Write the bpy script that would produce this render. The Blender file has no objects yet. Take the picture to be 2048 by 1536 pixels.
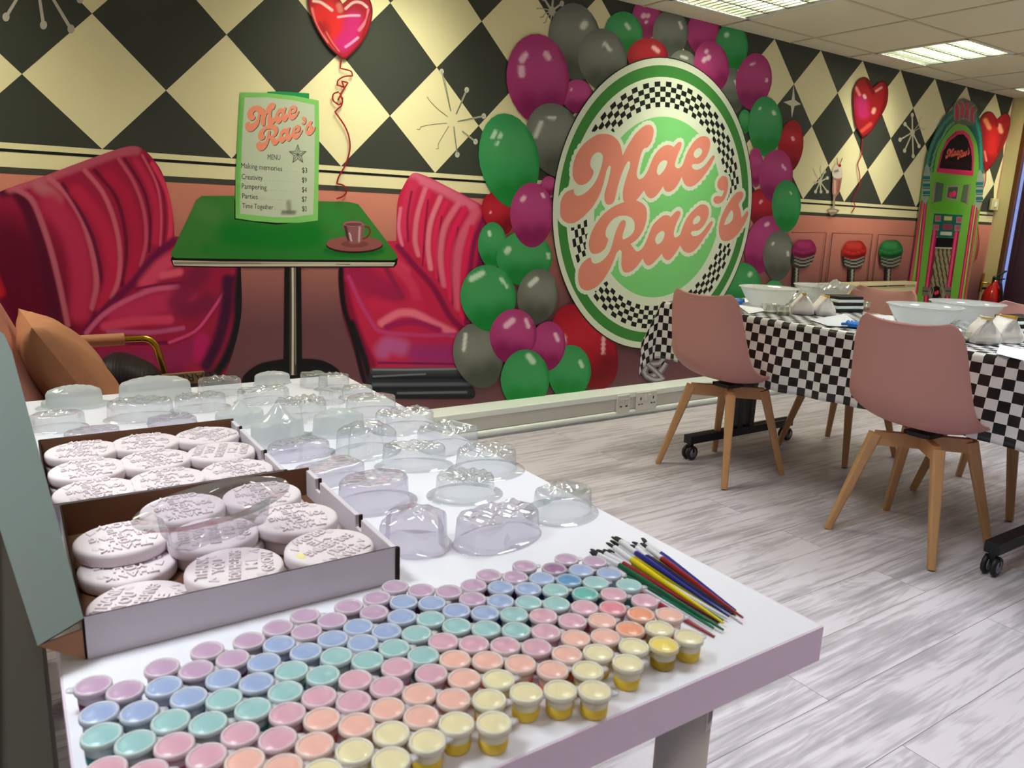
import bpy, bmesh, math, random
import numpy as np
from mathutils import Vector, Matrix, geometry

random.seed(7)
SC = bpy.context.scene
COL = SC.collection

# ------------------------------------------------------------ camera
S = 0.24                     # metres per half diamond of the painted wall
F0 = 5.6                     # half diamonds from the floor up to the dado stripe
FOC = 1513.338
RM = np.array([[0.83384124, -0.55062188, 0.03904262],
               [-0.08896702, -0.20385851, -0.97494952],
               [0.54478771, 0.80947962, -0.21897283]])   # rows: right, down, forward
CAM = np.array([-0.352187, -3.409778, 1.162401])
cd = bpy.data.cameras.new('camera')
cd.sensor_width = 36.0
cd.lens = FOC / 2048.0 * 36.0
cd.clip_start = 0.02
cam = bpy.data.objects.new('camera', cd)
COL.objects.link(cam)
rt, dn, fw = [Vector(r) for r in RM]
cam.matrix_world = Matrix(((rt.x, -dn.x, -fw.x, CAM[0]), (rt.y, -dn.y, -fw.y, CAM[1]),
                           (rt.z, -dn.z, -fw.z, CAM[2]), (0, 0, 0, 1)))
SC.camera = cam
cd.dof.use_dof = True
cd.dof.focus_distance = 2.2
cd.dof.aperture_fstop = 11.0

# ------------------------------------------------------------ colour management and world
SC.view_settings.view_transform = 'Standard'
SC.view_settings.look = 'None'
SC.view_settings.gamma = 1.0
SC.view_settings.use_curve_mapping = False
SC.view_settings.exposure = 0.05
W0 = bpy.data.worlds.new('world')
SC.world = W0
W0.use_nodes = True
W0.node_tree.nodes['Background'].inputs[0].default_value = (0.80, 0.88, 1.0, 1)
W0.node_tree.nodes['Background'].inputs[1].default_value = 0.15

CZ = 9.62 * S                # ceiling height
XL, XR, YF = -2.3, 7.09, -6.2   # left wall, right wall, front wall (behind the camera)


def area(name, loc, rot, sx, sy, power, colr, spread=180):
    l = bpy.data.lights.new(name, 'AREA')
    l.shape = 'RECTANGLE'
    l.size, l.size_y = sx, sy
    l.energy = power
    l.color = colr
    l.spread = math.radians(spread)
    o = bpy.data.objects.new(name, l)
    COL.objects.link(o)
    o.location = loc
    o.rotation_euler = rot
    return o


PI = math.pi
ROWS = ((-0.495, 22.0, (1.0, 0.97, 0.76), 120), (-2.31, 17.0, (0.90, 0.97, 0.98), 95), (-4.12, 15.0, (0.94, 0.90, 1.0), 95))
TROF = []
for (y, pw, colr, sp) in ROWS:
    for x in (-0.81, 1.11, 3.03, 4.95, 6.86):
        TROF.append((x, y))
        area('troffer_lamp', (x, y, CZ + 0.075), (0, 0, 0), 0.52, 0.52, pw, colr, sp)
# daylight through the two windows in the wall behind the camera
for wx in (0.2, 3.2):
    area('window_daylight', (wx, YF + 0.06, 1.35), (PI / 2, 0, PI), 1.9, 1.3, 7.0, (0.90, 0.88, 1.0))


# ------------------------------------------------------------ small helpers
def lin(c):
    c = np.asarray(c, float) / 255.0
    return np.where(c <= 0.04045, c / 12.92, ((c + 0.055) / 1.055) ** 2.4)


MATS = {}


def mat(name, rgb, rough=0.5, metal=0.0, spec=0.5, trans=0.0, alpha=1.0, coat=0.0, ior=1.45, emis=None, estr=0.0, sss=0.0):
    if name in MATS:
        return MATS[name]
    m = bpy.data.materials.new(name)
    m.use_nodes = True
    b = m.node_tree.nodes['Principled BSDF']
    l = lin(rgb)
    b.inputs['Base Color'].default_value = (l[0], l[1], l[2], 1)
    b.inputs['Roughness'].default_value = rough
    b.inputs['Metallic'].default_value = metal
    b.inputs['Specular IOR Level'].default_value = spec
    b.inputs['Transmission Weight'].default_value = trans
    b.inputs['Alpha'].default_value = alpha
    b.inputs['Coat Weight'].default_value = coat
    b.inputs['IOR'].default_value = ior
    if sss:
        b.inputs['Subsurface Weight'].default_value = sss
        b.inputs['Subsurface Scale'].default_value = 0.01
    if emis is not None:
        e = lin(emis)
        b.inputs['Emission Color'].default_value = (e[0], e[1], e[2], 1)
        b.inputs['Emission Strength'].default_value = estr
    m.diffuse_color = (l[0], l[1], l[2], 1)
    MATS[name] = m
    return m


def noise_bump(m, scale=80, strength=0.15, dist=0.002, colvar=0.0, stretch=(1, 1, 1)):
    nt = m.node_tree
    b = nt.nodes['Principled BSDF']
    tc = nt.nodes.new('ShaderNodeTexCoord')
    mp = nt.nodes.new('ShaderNodeMapping')
    mp.inputs['Scale'].default_value = stretch
    nz = nt.nodes.new('ShaderNodeTexNoise')
    nz.inputs['Scale'].default_value = scale
    nz.inputs['Detail'].default_value = 4
    bp = nt.nodes.new('ShaderNodeBump')
    bp.inputs['Strength'].default_value = strength
    bp.inputs['Distance'].default_value = dist
    nt.links.new(tc.outputs['Object'], mp.inputs[0])
    nt.links.new(mp.outputs[0], nz.inputs['Vector'])
    nt.links.new(nz.outputs[0], bp.inputs['Height'])
    nt.links.new(bp.outputs[0], b.inputs['Normal'])
    if colvar:
        c = b.inputs['Base Color'].default_value[:]
        r = nt.nodes.new('ShaderNodeValToRGB')
        r.color_ramp.elements[0].color = (c[0] * (1 - colvar), c[1] * (1 - colvar), c[2] * (1 - colvar), 1)
        r.color_ramp.elements[1].color = (min(1, c[0] * (1 + colvar)), min(1, c[1] * (1 + colvar)), min(1, c[2] * (1 + colvar)), 1)
        r.color_ramp.elements[0].position = 0.3
        r.color_ramp.elements[1].position = 0.7
        nt.links.new(nz.outputs[0], r.inputs[0])
        nt.links.new(r.outputs[0], b.inputs['Base Color'])
    return m


def ray(px, py):
    d = np.array([(px - 1024) / FOC, (py - 768) / FOC, 1.0])
    return RM.T @ d


def H(px, py, h):            # point of the horizontal plane z = h seen there
    d = ray(px, py)
    t = (h - CAM[2]) / d[2]
    p = CAM + t * d
    return float(p[0]), float(p[1])


def Yp(px, py, y):           # point of the upright plane y = const
    d = ray(px, py)
    t = (y - CAM[1]) / d[1]
    p = CAM + t * d
    return float(p[0]), float(p[2])


def Xp(px, py, x):
    d = ray(px, py)
    t = (x - CAM[0]) / d[0]
    p = CAM + t * d
    return float(p[1]), float(p[2])


def wall_xy(P):              # many picture points -> the mural plane (x, z)
    P = np.asarray(P, float)
    D = np.c_[(P[:, 0] - 1024) / FOC, (P[:, 1] - 768) / FOC, np.ones(len(P))] @ RM
    t = -CAM[1] / D[:, 1]
    return np.c_[CAM[0] + t * D[:, 0], CAM[2] + t * D[:, 2]]


def link(name, me, m=None, parent=None, loc=None, rot=None, smooth=False):
    o = bpy.data.objects.new(name, me)
    COL.objects.link(o)
    if m is not None:
        for k in (m if isinstance(m, (list, tuple)) else [m]):
            me.materials.append(k)
    if parent is not None:
        o.parent = parent
    if loc is not None:
        o.location = loc
    if rot is not None:
        o.rotation_euler = rot
    if smooth:
        for p in me.polygons:
            p.use_smooth = True
    return o


def tag(o, label=None, cat=None, group=None, kind=None):
    if label:
        o['label'] = label
    if cat:
        o['category'] = cat
    if group:
        o['group'] = group
    if kind:
        o['kind'] = kind
    return o


def empty(name, loc, label, cat, group=None, rz=0.0):
    o = bpy.data.objects.new(name, None)
    COL.objects.link(o)
    o.empty_display_size = 0.05
    o.location = loc
    o.rotation_euler = (0, 0, rz)
    return tag(o, label, cat, group)


def copy_tree(o, parent=None):
    c = o.copy()
    COL.objects.link(c)
    if parent is not None:
        c.parent = parent
    for ch in list(o.children):
        copy_tree(ch, c)
    return c


class MB:
    """collects shapes, then links them as one mesh object"""

    def __init__(self):
        self.v, self.f, self.mi, self.sm = [], [], [], []

    def add(self, vs, fs, mi=0, sm=False, M=None):
        n = len(self.v)
        if M is not None:
            vs = [tuple(M @ Vector(v)) for v in vs]
        self.v += [tuple(v) for v in vs]
        self.f += [tuple(i + n for i in f) for f in fs]
        self.mi += [mi] * len(fs)
        self.sm += [sm] * len(fs)
        return self

    def box(self, c, s, M=None, mi=0):
        x, y, z = [k / 2 for k in s]
        vs = [(c[0] + a * x, c[1] + b * y, c[2] + d * z) for a in (-1, 1) for b in (-1, 1) for d in (-1, 1)]
        fs = [(0, 1, 3, 2), (4, 6, 7, 5), (0, 4, 5, 1), (2, 3, 7, 6), (0, 2, 6, 4), (1, 5, 7, 3)]
        return self.add(vs, fs, mi, False, M)

    def bar(self, a, b, w, d=None, w2=None, d2=None, up=(0, 0, 1), mi=0, r=0.0):
        """rectangular bar from a to b, may taper"""
        d = d or w
        w2 = w2 or w
        d2 = d2 or d
        a, b = Vector(a), Vector(b)
        t = (b - a).normalized()
        u = Vector(up)
        if abs(t.dot(u)) > 0.98:
            u = Vector((0, 1, 0))
        s = t.cross(u).normalized()
        q = s.cross(t).normalized()
        if r:
            prof = []
            for (sx, sy) in ((1, 1), (-1, 1), (-1, -1), (1, -1)):
                for k in range(4):
                    ang = {(1, 1): 0, (-1, 1): 90, (-1, -1): 180, (1, -1): 270}[(sx, sy)] + k * 30
                    prof.append((sx, sy, math.cos(math.radians(ang)) * r, math.sin(math.radians(ang)) * r))
            R = [[p + s * (sx * (ww / 2 - r) + cx) + q * (sy * (dd / 2 - r) + cy) for (sx, sy, cx, cy) in prof] for p, ww, dd in ((a, w, d), (b, w2, d2))]
            n = len(prof)
            vs = R[0] + R[1]
            fs = [(i, (i + 1) % n, n + (i + 1) % n, n + i) for i in range(n)] + [tuple(range(n))[::-1], tuple(range(n, 2 * n))]
            return self.add(vs, fs, mi)
        vs = []
        for p, ww, dd in ((a, w, d), (b, w2, d2)):
            for (i, j) in ((-1, -1), (1, -1), (1, 1), (-1, 1)):
                vs.append(p + s * (i * ww / 2) + q * (j * dd / 2))
        fs = [(0, 1, 5, 4), (1, 2, 6, 5), (2, 3, 7, 6), (3, 0, 4, 7), (3, 2, 1, 0), (4, 5, 6, 7)]
        return self.add(vs, fs, mi)

    def tube(self, pts, r, n=12, mi=0, caps=True, r_list=None):
        pts = [Vector(p) for p in pts]
        rings = []
        prev = None
        for i, p in enumerate(pts):
            if i == 0:
                t = pts[1] - p
            elif i == len(pts) - 1:
                t = p - pts[i - 1]
            else:
                t = (pts[i + 1] - p).normalized() + (p - pts[i - 1]).normalized()
            t.normalize()
            if prev is None:
                u = Vector((0, 0, 1)) if abs(t.z) < 0.9 else Vector((0, 1, 0))
                s = t.cross(u).normalized()
            else:
                s = (prev - t * prev.dot(t)).normalized()
            prev = s
            q = t.cross(s)
            rr = r_list[i] if r_list else r
            rings.append([p + (s * math.cos(2 * PI * k / n) + q * math.sin(2 * PI * k / n)) * rr for k in range(n)])
        vs = [v for R in rings for v in R]
        fs = []
        for i in range(len(rings) - 1):
            for k in range(n):
                a, b = i * n + k, i * n + (k + 1) % n
                fs.append((a, b, b + n, a + n))
        self.add(vs, fs, mi, True)
        if caps:
            self.add(rings[0][::-1], [tuple(range(n))], mi)
            self.add(rings[-1], [tuple(range(n))], mi)
        return self

    def lathe(self, prof, n=32, c=(0, 0, 0), mi=0, M=None, cap0=False, cap1=False, sx=1.0, sy=1.0, rings=True):
        vs = []
        for (r, z) in prof:
            for k in range(n):
                a = 2 * PI * k / n
                vs.append((c[0] + r * sx * math.cos(a), c[1] + r * sy * math.sin(a), c[2] + z))
        fs = []
        for i in range(len(prof) - 1):
            for k in range(n):
                a, b = i * n + k, i * n + (k + 1) % n
                fs.append((a, b, b + n, a + n))
        if cap0:
            fs.append(tuple(range(n))[::-1])
        if cap1:
            fs.append(tuple(range((len(prof) - 1) * n, len(prof) * n)))
        return self.add(vs, fs, mi, True, M)

    def grid(self, rows, mi=0, sm=True, closed=False, M=None):
        h, w = len(rows), len(rows[0])
        vs = [p for r in rows for p in r]
        fs = []
        for i in range(h - 1):
            for j in range(w if closed else w - 1):
                a, b = i * w + j, i * w + (j + 1) % w
                fs.append((a, b, b + w, a + w))
        return self.add(vs, fs, mi, sm, M)

    def mesh(self, name):
        me = bpy.data.meshes.new(name)
        me.from_pydata(self.v, [], self.f)
        me.update()
        for p, a, s in zip(me.polygons, self.mi, self.sm):
            p.material_index = a
            p.use_smooth = s
        return me

    def build(self, name, m, parent=None, loc=None, rot=None, bevel=0.0, seg=2, fix=True):
        me = self.mesh(name)
        if fix:
            bm = bmesh.new()
            bm.from_mesh(me)
            bmesh.ops.recalc_face_normals(bm, faces=bm.faces)
            bm.to_mesh(me)
            bm.free()
        o = link(name, me, m, parent, loc, rot)
        if bevel:
            b = o.modifiers.new('bevel', 'BEVEL')
            b.width = bevel
            b.segments = seg
            b.limit_method = 'ANGLE'
        return o


# ------------------------------------------------------------ wall painting tools
def smooth_poly(P, k=5, closed=True, corner=None):
    """Catmull-Rom through the points; sharp turns stay sharp"""
    P = np.asarray(P, float)
    n = len(P)
    out = []
    rng = range(n) if closed else range(n - 1)
    sharp = set()
    for i in range(n):
        if not closed and i in (0, n - 1):
            continue
        a, b = P[i] - P[i - 1], P[(i + 1) % n] - P[i]
        la, lb = np.linalg.norm(a), np.linalg.norm(b)
        if la > 0 and lb > 0 and (a @ b) / (la * lb) < 0.25:
            sharp.add(i)
    for i in rng:
        p1, p2 = P[i], P[(i + 1) % n]
        p0 = P[i - 1] if (closed or i > 0) else p1
        p3 = P[(i + 2) % n] if (closed or i + 2 < n) else p2
        L = np.linalg.norm(p2 - p1)
        m1 = (p2 - p0) / 2
        m2 = (p3 - p1) / 2
        for m_ in (m1, m2):
            l = np.linalg.norm(m_)
            if l > L:
                m_ *= L / l
        if i in sharp:
            m1 = (p2 - p1) * 0.9
        if (i + 1) % n in sharp:
            m2 = (p2 - p1) * 0.9
        for s in range(k):
            t = s / k
            out.append((2 * t ** 3 - 3 * t * t + 1) * p1 + (t ** 3 - 2 * t * t + t) * m1 + (-2 * t ** 3 + 3 * t * t) * p2 + (t ** 3 - t * t) * m2)
    if not closed:
        out.append(P[-1])
    return np.array(out)


def inside(P, Q):
    """which points Q lie inside polygon P"""
    x, y = Q[:, 0], Q[:, 1]
    r = np.zeros(len(Q), bool)
    n = len(P)
    for i in range(n):
        x1, y1 = P[i]
        x2, y2 = P[(i + 1) % n]
        c = ((y1 > y) != (y2 > y))
        if y1 != y2:
            r ^= c & (x < (x2 - x1) * (y - y1) / (y2 - y1) + x1)
    return r


def seg_dist(Q, A, B):
    d = B - A
    L = d @ d
    t = np.clip(((Q - A) @ d) / (L + 1e-12), 0, 1)
    return np.linalg.norm(Q - (A + t[:, None] * d), axis=1), t


def stroke_alpha(Q, pts, w, soft=1.0):
    pts = np.asarray(pts, float)
    if len(pts) == 1:
        d = np.linalg.norm(Q - pts[0], axis=1)
    else:
        if len(pts) > 2:
            pts = smooth_poly(pts, 4, closed=False)
        d = np.full(len(Q), 1e9)
        for i in range(len(pts) - 1):
            d = np.minimum(d, seg_dist(Q, pts[i], pts[i + 1])[0])
    lo, hi = w * (1 - 0.75 * soft), w * (1 + 0.75 * soft)
    t = np.clip((hi - d) / (hi - lo + 1e-9), 0, 1)
    return t * t * (3 - 2 * t)


GAIN = np.array([1.0, 1.0, 1.0])
PAINT = bpy.data.materials.new('mural paint')
PAINT.use_nodes = True
_nt = PAINT.node_tree
_a = _nt.nodes.new('ShaderNodeAttribute')
_a.attribute_name = 'paint'
_nt.links.new(_a.outputs['Color'], _nt.nodes['Principled BSDF'].inputs['Base Color'])
_nt.nodes['Principled BSDF'].inputs['Roughness'].default_value = 0.5
_nt.nodes['Principled BSDF'].inputs['Specular IOR Level'].default_value = 0.25


class Mural:
    """painted shapes on the back wall, kept in one mesh with painted vertex colours"""
    layer = 1

    def __init__(self, conv=None, sc=1.0):
        self.v, self.f, self.c = [], [], []
        self.conv = conv if conv else (lambda P: np.asarray(P, float))
        self.sc = sc
        Mural.layer += 1
        self.y = -0.00015 * Mural.layer
        self.sub = 0

    def poly(self, P, rgb, strokes=(), holes=(), smooth=True, step=None, unit=False, raw=False):
        """P in picture points (or wall units when unit=True)"""
        P = np.asarray(P, float) if raw else self.conv(P)
        holes = [np.asarray(h, float) if raw else self.conv(h) for h in holes]
        if smooth:
            P = smooth_poly(P)
            holes = [smooth_poly(h) for h in holes]
        vs = [tuple(p) for p in P]
        es = [(i, (i + 1) % len(P)) for i in range(len(P))]
        for h in holes:
            n = len(vs)
            vs += [tuple(p) for p in h]
            es += [(n + i, n + (i + 1) % len(h)) for i in range(len(h))]
        if step:
            if not raw:
                step = step * self.sc
            lo, hi = P.min(0), P.max(0)
            gx = np.arange(lo[0] + step / 2, hi[0], step)
            gy = np.arange(lo[1] + step / 2, hi[1], step)
            G = np.array([(x + (step / 2 if j % 2 else 0), y) for j, y in enumerate(gy) for x in gx])
            if len(G):
                k = inside(P, G)
                for h in holes:
                    k &= ~inside(h, G)
                G = G[k]
                vs += [tuple(p) for p in G]
        V, E, Fc, _, _, _ = geometry.delaunay_2d_cdt([Vector(v) for v in vs], es, [], 1, 1e-5)
        V = np.array([(v.x, v.y) for v in V])
        if holes:
            cen = np.array([V[list(f_)].mean(0) for f_ in Fc])
            bad = np.zeros(len(cen), bool)
            for h in holes:
                bad |= inside(h, cen)
            Fc = [f_ for f_, b_ in zip(Fc, bad) if not b_]
        C = np.tile(lin(rgb), (len(V), 1))
        for s in strokes:
            pts, w, col = s[0], s[1], s[2]
            op = s[3] if len(s) > 3 else 1.0
            soft = s[4] if len(s) > 4 else 0.8
            pp = np.asarray(pts, float) if raw else self.conv(pts)
            a = stroke_alpha(V, pp, w * self.sc, soft)[:, None] * op
            C = C * (1 - a) + lin(col) * a
        self.put(V, Fc, C, unit)
        return self

    def put(self, V, Fc, C, unit=False):
        W = V * S + np.array([0, F0 * S]) if unit else wall_xy(V)
        n = len(self.v)
        y = self.y - 0.00001 * self.sub
        self.sub += 1
        self.v += [(a, y, b) for a, b in W]
        # keep every face turned to the room (-y)
        for f in Fc:
            f = list(f)
            a, b, c = W[f[0]], W[f[1]], W[f[2]]
            cr = (b[0] - a[0]) * (c[1] - a[1]) - (b[1] - a[1]) * (c[0] - a[0])
            if cr < 0:
                f = f[::-1]
            self.f.append(tuple(i + n for i in f))
        self.c += [tuple(np.minimum(c * GAIN, 1.0)) for c in C]

    def line(self, pts, w, rgb, smooth=True, taper=None, unit=False):
        """a brush line of constant or tapering width, w in the same measure as pts"""
        pts = np.asarray(pts, float)
        if not unit:
            pts = self.conv(pts)
        w = w * self.sc
        if smooth and len(pts) > 2:
            pts = smooth_poly(pts, 5, closed=False)
        L, R = [], []
        n = len(pts)
        for i in range(n):
            t = pts[min(i + 1, n - 1)] - pts[max(i - 1, 0)]
            t = t / (np.linalg.norm(t) + 1e-9)
            nn = np.array([-t[1], t[0]])
            k = 1.0
            if taper:
                s = i / (n - 1)
                k = taper[0] + (taper[1] - taper[0]) * s
            L.append(pts[i] + nn * w / 2 * k)
            R.append(pts[i] - nn * w / 2 * k)
        V = np.array(L + R)
        Fc = [(i, i + 1, n + i + 1, n + i) for i in range(n - 1)]
        self.put(V, Fc, np.tile(lin(rgb), (len(V), 1)), unit)
        return self

    def disc(self, c, rx, rgb, ry=None, n=20, rot=0, unit=False, strokes=(), step=None, raw=False):
        ry = ry or rx
        if not unit and not raw:
            c = self.conv([c])[0]
            rx, ry = rx * self.sc, ry * self.sc
        a = np.linspace(0, 2 * PI, n, endpoint=False)
        x, y = rx * np.cos(a), ry * np.sin(a)
        r = math.radians(rot)
        P = np.c_[c[0] + x * math.cos(r) - y * math.sin(r), c[1] + x * math.sin(r) + y * math.cos(r)]
        return self.poly(P, rgb, strokes, smooth=False, step=step, unit=unit, raw=True)

    def build(self, name, parent, label=None):
        Mural.layer += int(self.sub * 0.00001 / 0.00015)
        me = bpy.data.meshes.new(name)
        me.from_pydata(self.v, [], self.f)
        me.update()
        at = me.color_attributes.new('paint', 'FLOAT_COLOR', 'POINT')
        at.data.foreach_set('color', np.c_[np.array(self.c), np.ones(len(self.c))].astype(np.float32).ravel())
        o = link(name, me, PAINT, parent)
        if label:
            o['label'] = label
        return o


def Z(ox, oy, k):            # crop coordinates -> picture coordinates
    return lambda P: np.asarray(P, float) * k + np.array([ox, oy])

# ============================================================ THE ROOM
m_floor = bpy.data.materials.new('grey oak laminate')
m_floor.use_nodes = True


def build_floor_mat(m):
    nt = m.node_tree
    b = nt.nodes['Principled BSDF']
    N, Lk = nt.nodes.new, nt.links.new
    tc = N('ShaderNodeTexCoord')
    mp = N('ShaderNodeMapping')
    Lk(tc.outputs['Object'], mp.inputs[0])
    br = N('ShaderNodeTexBrick')
    br.inputs['Scale'].default_value = 1.0
    br.inputs['Brick Width'].default_value = 1.28
    br.inputs['Row Height'].default_value = 0.19
    br.inputs['Mortar Size'].default_value = 0.0012
    br.inputs['Mortar Smooth'].default_value = 0.3
    br.inputs['Color1'].default_value = (0.0, 0.0, 0.0, 1)
    br.inputs['Color2'].default_value = (1, 1, 1, 1)
    br.inputs['Mortar'].default_value = (0.5, 0.5, 0.5, 1)
    br.offset = 0.37
    Lk(mp.outputs[0], br.inputs['Vector'])
    sep = N('ShaderNodeSeparateXYZ')
    Lk(mp.outputs[0], sep.inputs[0])
    # every plank shifts its own grain
    ad = N('ShaderNodeMath'); ad.operation = 'MULTIPLY_ADD'
    Lk(br.outputs['Color'], ad.inputs[0]); ad.inputs[1].default_value = 7.0
    Lk(sep.outputs[0], ad.inputs[2])
    cmb = N('ShaderNodeCombineXYZ')
    Lk(ad.outputs[0], cmb.inputs[0]); Lk(sep.outputs[1], cmb.inputs[1]); Lk(br.outputs['Color'], cmb.inputs[2])
    st = N('ShaderNodeMapping'); st.inputs['Scale'].default_value = (1.0, 6.0, 3.0)
    Lk(cmb.outputs[0], st.inputs[0])
    nz = N('ShaderNodeTexNoise'); nz.inputs['Scale'].default_value = 1.3; nz.inputs['Detail'].default_value = 3; nz.inputs['Distortion'].default_value = 0.6
    Lk(st.outputs[0], nz.inputs['Vector'])
    # cathedral rings: contour lines of the stretched noise
    rg = N('ShaderNodeMath'); rg.operation = 'MULTIPLY'; rg.inputs[1].default_value = 85.0
    Lk(nz.outputs[0], rg.inputs[0])
    sn = N('ShaderNodeMath'); sn.operation = 'SINE'
    Lk(rg.outputs[0], sn.inputs[0])
    st2 = N('ShaderNodeMapping'); st2.inputs['Scale'].default_value = (2.2, 60.0, 3.0)
    Lk(cmb.outputs[0], st2.inputs[0])
    fn = N('ShaderNodeTexNoise'); fn.inputs['Scale'].default_value = 1.0; fn.inputs['Detail'].default_value = 5; fn.inputs['Roughness'].default_value = 0.55
    Lk(st2.outputs[0], fn.inputs['Vector'])
    st3 = N('ShaderNodeMapping'); st3.inputs['Scale'].default_value = (2.0, 7.0, 3.0)
    Lk(cmb.outputs[0], st3.inputs[0])
    kn = N('ShaderNodeTexNoise'); kn.inputs['Scale'].default_value = 1.6; kn.inputs['Detail'].default_value = 4
    Lk(st3.outputs[0], kn.inputs['Vector'])
    a1 = N('ShaderNodeMath'); a1.operation = 'MULTIPLY_ADD'; a1.inputs[1].default_value = 0.045
    Lk(sn.outputs[0], a1.inputs[0]); Lk(fn.outputs[0], a1.inputs[2])
    a2 = N('ShaderNodeMath'); a2.operation = 'MULTIPLY_ADD'; a2.inputs[1].default_value = 0.75
    Lk(kn.outputs[0], a2.inputs[0]); Lk(a1.outputs[0], a2.inputs[2])
    a3 = N('ShaderNodeMath'); a3.operation = 'MULTIPLY_ADD'; a3.inputs[1].default_value = 0.10
    Lk(br.outputs['Color'], a3.inputs[0]); Lk(a2.outputs[0], a3.inputs[2])
    cr = N('ShaderNodeValToRGB')
    e = cr.color_ramp.elements
    e[0].position = 0.62; e[1].position = 1.12
    c0, c1, c2 = lin((144, 140, 146)), lin((177, 171, 180)), lin((204, 198, 208))
    e[0].color = (*c0, 1); e[1].color = (*c2, 1)
    k = e.new(0.84); k.color = (*c1, 1)
    e[0].position = 0.55; e[-1].position = 1.0
    Lk(a3.outputs[0], cr.inputs[0])
    mx = N('ShaderNodeMix'); mx.data_type = 'RGBA'
    Lk(br.outputs['Fac'], mx.inputs[0]); Lk(cr.outputs[0], mx.inputs[6])
    g = lin((120, 112, 112)); mx.inputs[7].default_value = (*g, 1)
    Lk(mx.outputs[2], b.inputs['Base Color'])
    b.inputs['Roughness'].default_value = 0.38
    b.inputs['Specular IOR Level'].default_value = 0.4
    bp = N('ShaderNodeBump'); bp.inputs['Strength'].default_value = 0.12; bp.inputs['Distance'].default_value = 0.001
    Lk(a1.outputs[0], bp.inputs['Height']); Lk(bp.outputs[0], b.inputs['Normal'])


build_floor_mat(m_floor)
o = MB().add([(XL, YF, 0), (XR + 1.5, YF, 0), (XR + 1.5, 0.05, 0), (XL, 0.05, 0)], [(0, 1, 2, 3)]).build('floor', m_floor)
tag(o, kind='structure')

m_tile = noise_bump(mat('ceiling tile', (222, 214, 184), 0.9, spec=0.1), 220, 0.35, 0.002, 0.03)
m_grid = mat('ceiling grid metal', (196, 188, 155), 0.5)
TX, TY = 0.638, 0.605      # tile module
GX0, GY0 = 3.352, -0.192   # a grid crossing
c = MB()
xs = [GX0 + TX * i for i in range(-9, 9) if XL < GX0 + TX * i < XR + 1.4]
ys = [GY0 - TY * i for i in range(-1, 11) if YF < GY0 - TY * i < 0]
troffer_cells = set()
for (x, y) in TROF:
    i = round((x - TX / 2 - GX0) / TX)
    j = round((GY0 - y - TY / 2) / TY)
    troffer_cells.add((i, j))
for i in range(-10, 9):
    for j in range(-1, 12):
        if (i, j) in troffer_cells:
            continue
        x0, x1 = max(XL, GX0 + TX * i), min(XR + 1.4, GX0 + TX * (i + 1))
        y1, y0 = min(0.0, GY0 - TY * j), max(YF, GY0 - TY * (j + 1))
        if x1 - x0 < 0.01 or y1 - y0 < 0.01:
            continue
        c.add([(x0, y0, CZ), (x1, y0, CZ), (x1, y1, CZ), (x0, y1, CZ)], [(3, 2, 1, 0)])
ceil_o = c.build('ceiling', m_tile, fix=False)
tag(ceil_o, kind='structure')
g = MB()
for x in xs:
    g.box((x, YF / 2, CZ - 0.0015), (0.016, -YF, 0.005))
for y in ys:
    g.box(((XL + XR + 1.4) / 2, y, CZ - 0.0017), (XR + 1.4 - XL, 0.016, 0.005))
g.build('ceiling_grid', m_grid, ceil_o)
# closing slab above the tiles so that no outside light enters
MB().box(((XL + XR) / 2 + 0.7, YF / 2, CZ + 0.24), (XR - XL + 1.8, -YF + 0.3, 0.06)).build('ceiling_slab', m_grid, ceil_o)

m_wall = noise_bump(mat('painted plaster', (206, 196, 176), 0.85, spec=0.2), 60, 0.1, 0.002)
m_pinkwall = mat('pink painted plaster', (206, 150, 140), 0.85)
CREAM = (240, 232, 184)
DARK = (62, 66, 58)
BLACK = (22, 22, 22)
PINK = (216, 138, 118)

# back wall: painted plaster slab
wb = MB()
wb.box(((XL + XR) / 2, 0.06, CZ / 2 + 0.1), (XR - XL + 0.2, 0.12, CZ + 0.3))
wall_back = wb.build('wall_back', m_pinkwall)
tag(wall_back, kind='structure')
o = MB().box((XL - 0.06, YF / 2, CZ / 2 + 0.1), (0.12, -YF + 0.24, CZ + 0.3)).build('wall_left', m_wall)
tag(o, kind='structure')
# front wall behind the camera, with two window openings
wf = MB()
xsq = [(XL - 0.1, -0.8), (1.2, 2.2), (4.2, XR + 1.5)]
for a, b in xsq:
    wf.box(((a + b) / 2, YF - 0.06, CZ / 2), (b - a, 0.12, CZ + 0.1))
for a, b in ((-0.8, 1.2), (2.2, 4.2)):
    wf.box(((a + b) / 2, YF - 0.06, 0.33), (b - a, 0.12, 0.66))
    wf.box(((a + b) / 2, YF - 0.06, (2.05 + CZ) / 2), (b - a, 0.12, CZ - 2.05))
o = wf.build('wall_front', m_wall)
tag(o, kind='structure')
m_frame = mat('window frame white', (225, 225, 225), 0.4)
for n, (a, b) in enumerate(((-0.8, 1.2), (2.2, 4.2))):
    w = MB()
    for z in (0.69, 2.02):
        w.box(((a + b) / 2, YF - 0.05, z), (b - a, 0.06, 0.05))
    for x in (a + 0.025, (a + b) / 2, b - 0.025):
        w.box((x, YF - 0.05, 1.355), (0.05, 0.055, 1.3))
    o = w.build('window_%d' % (n + 1), m_frame)
    tag(o, kind='structure')

# ---------------------------------------------------- the mural on the back wall
b0 = 1.00520772
XU0, XU1 = XL / S, 29.33     # wall extent in half diamonds
Mural.layer = 0
base = Mural()


def band(M, v0, v1, rgb, x0=XU0, x1=XU1):
    M.poly([(x0, v0), (x1, v0), (x1, v1), (x0, v1)], rgb, smooth=False, unit=True, raw=True)


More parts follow.
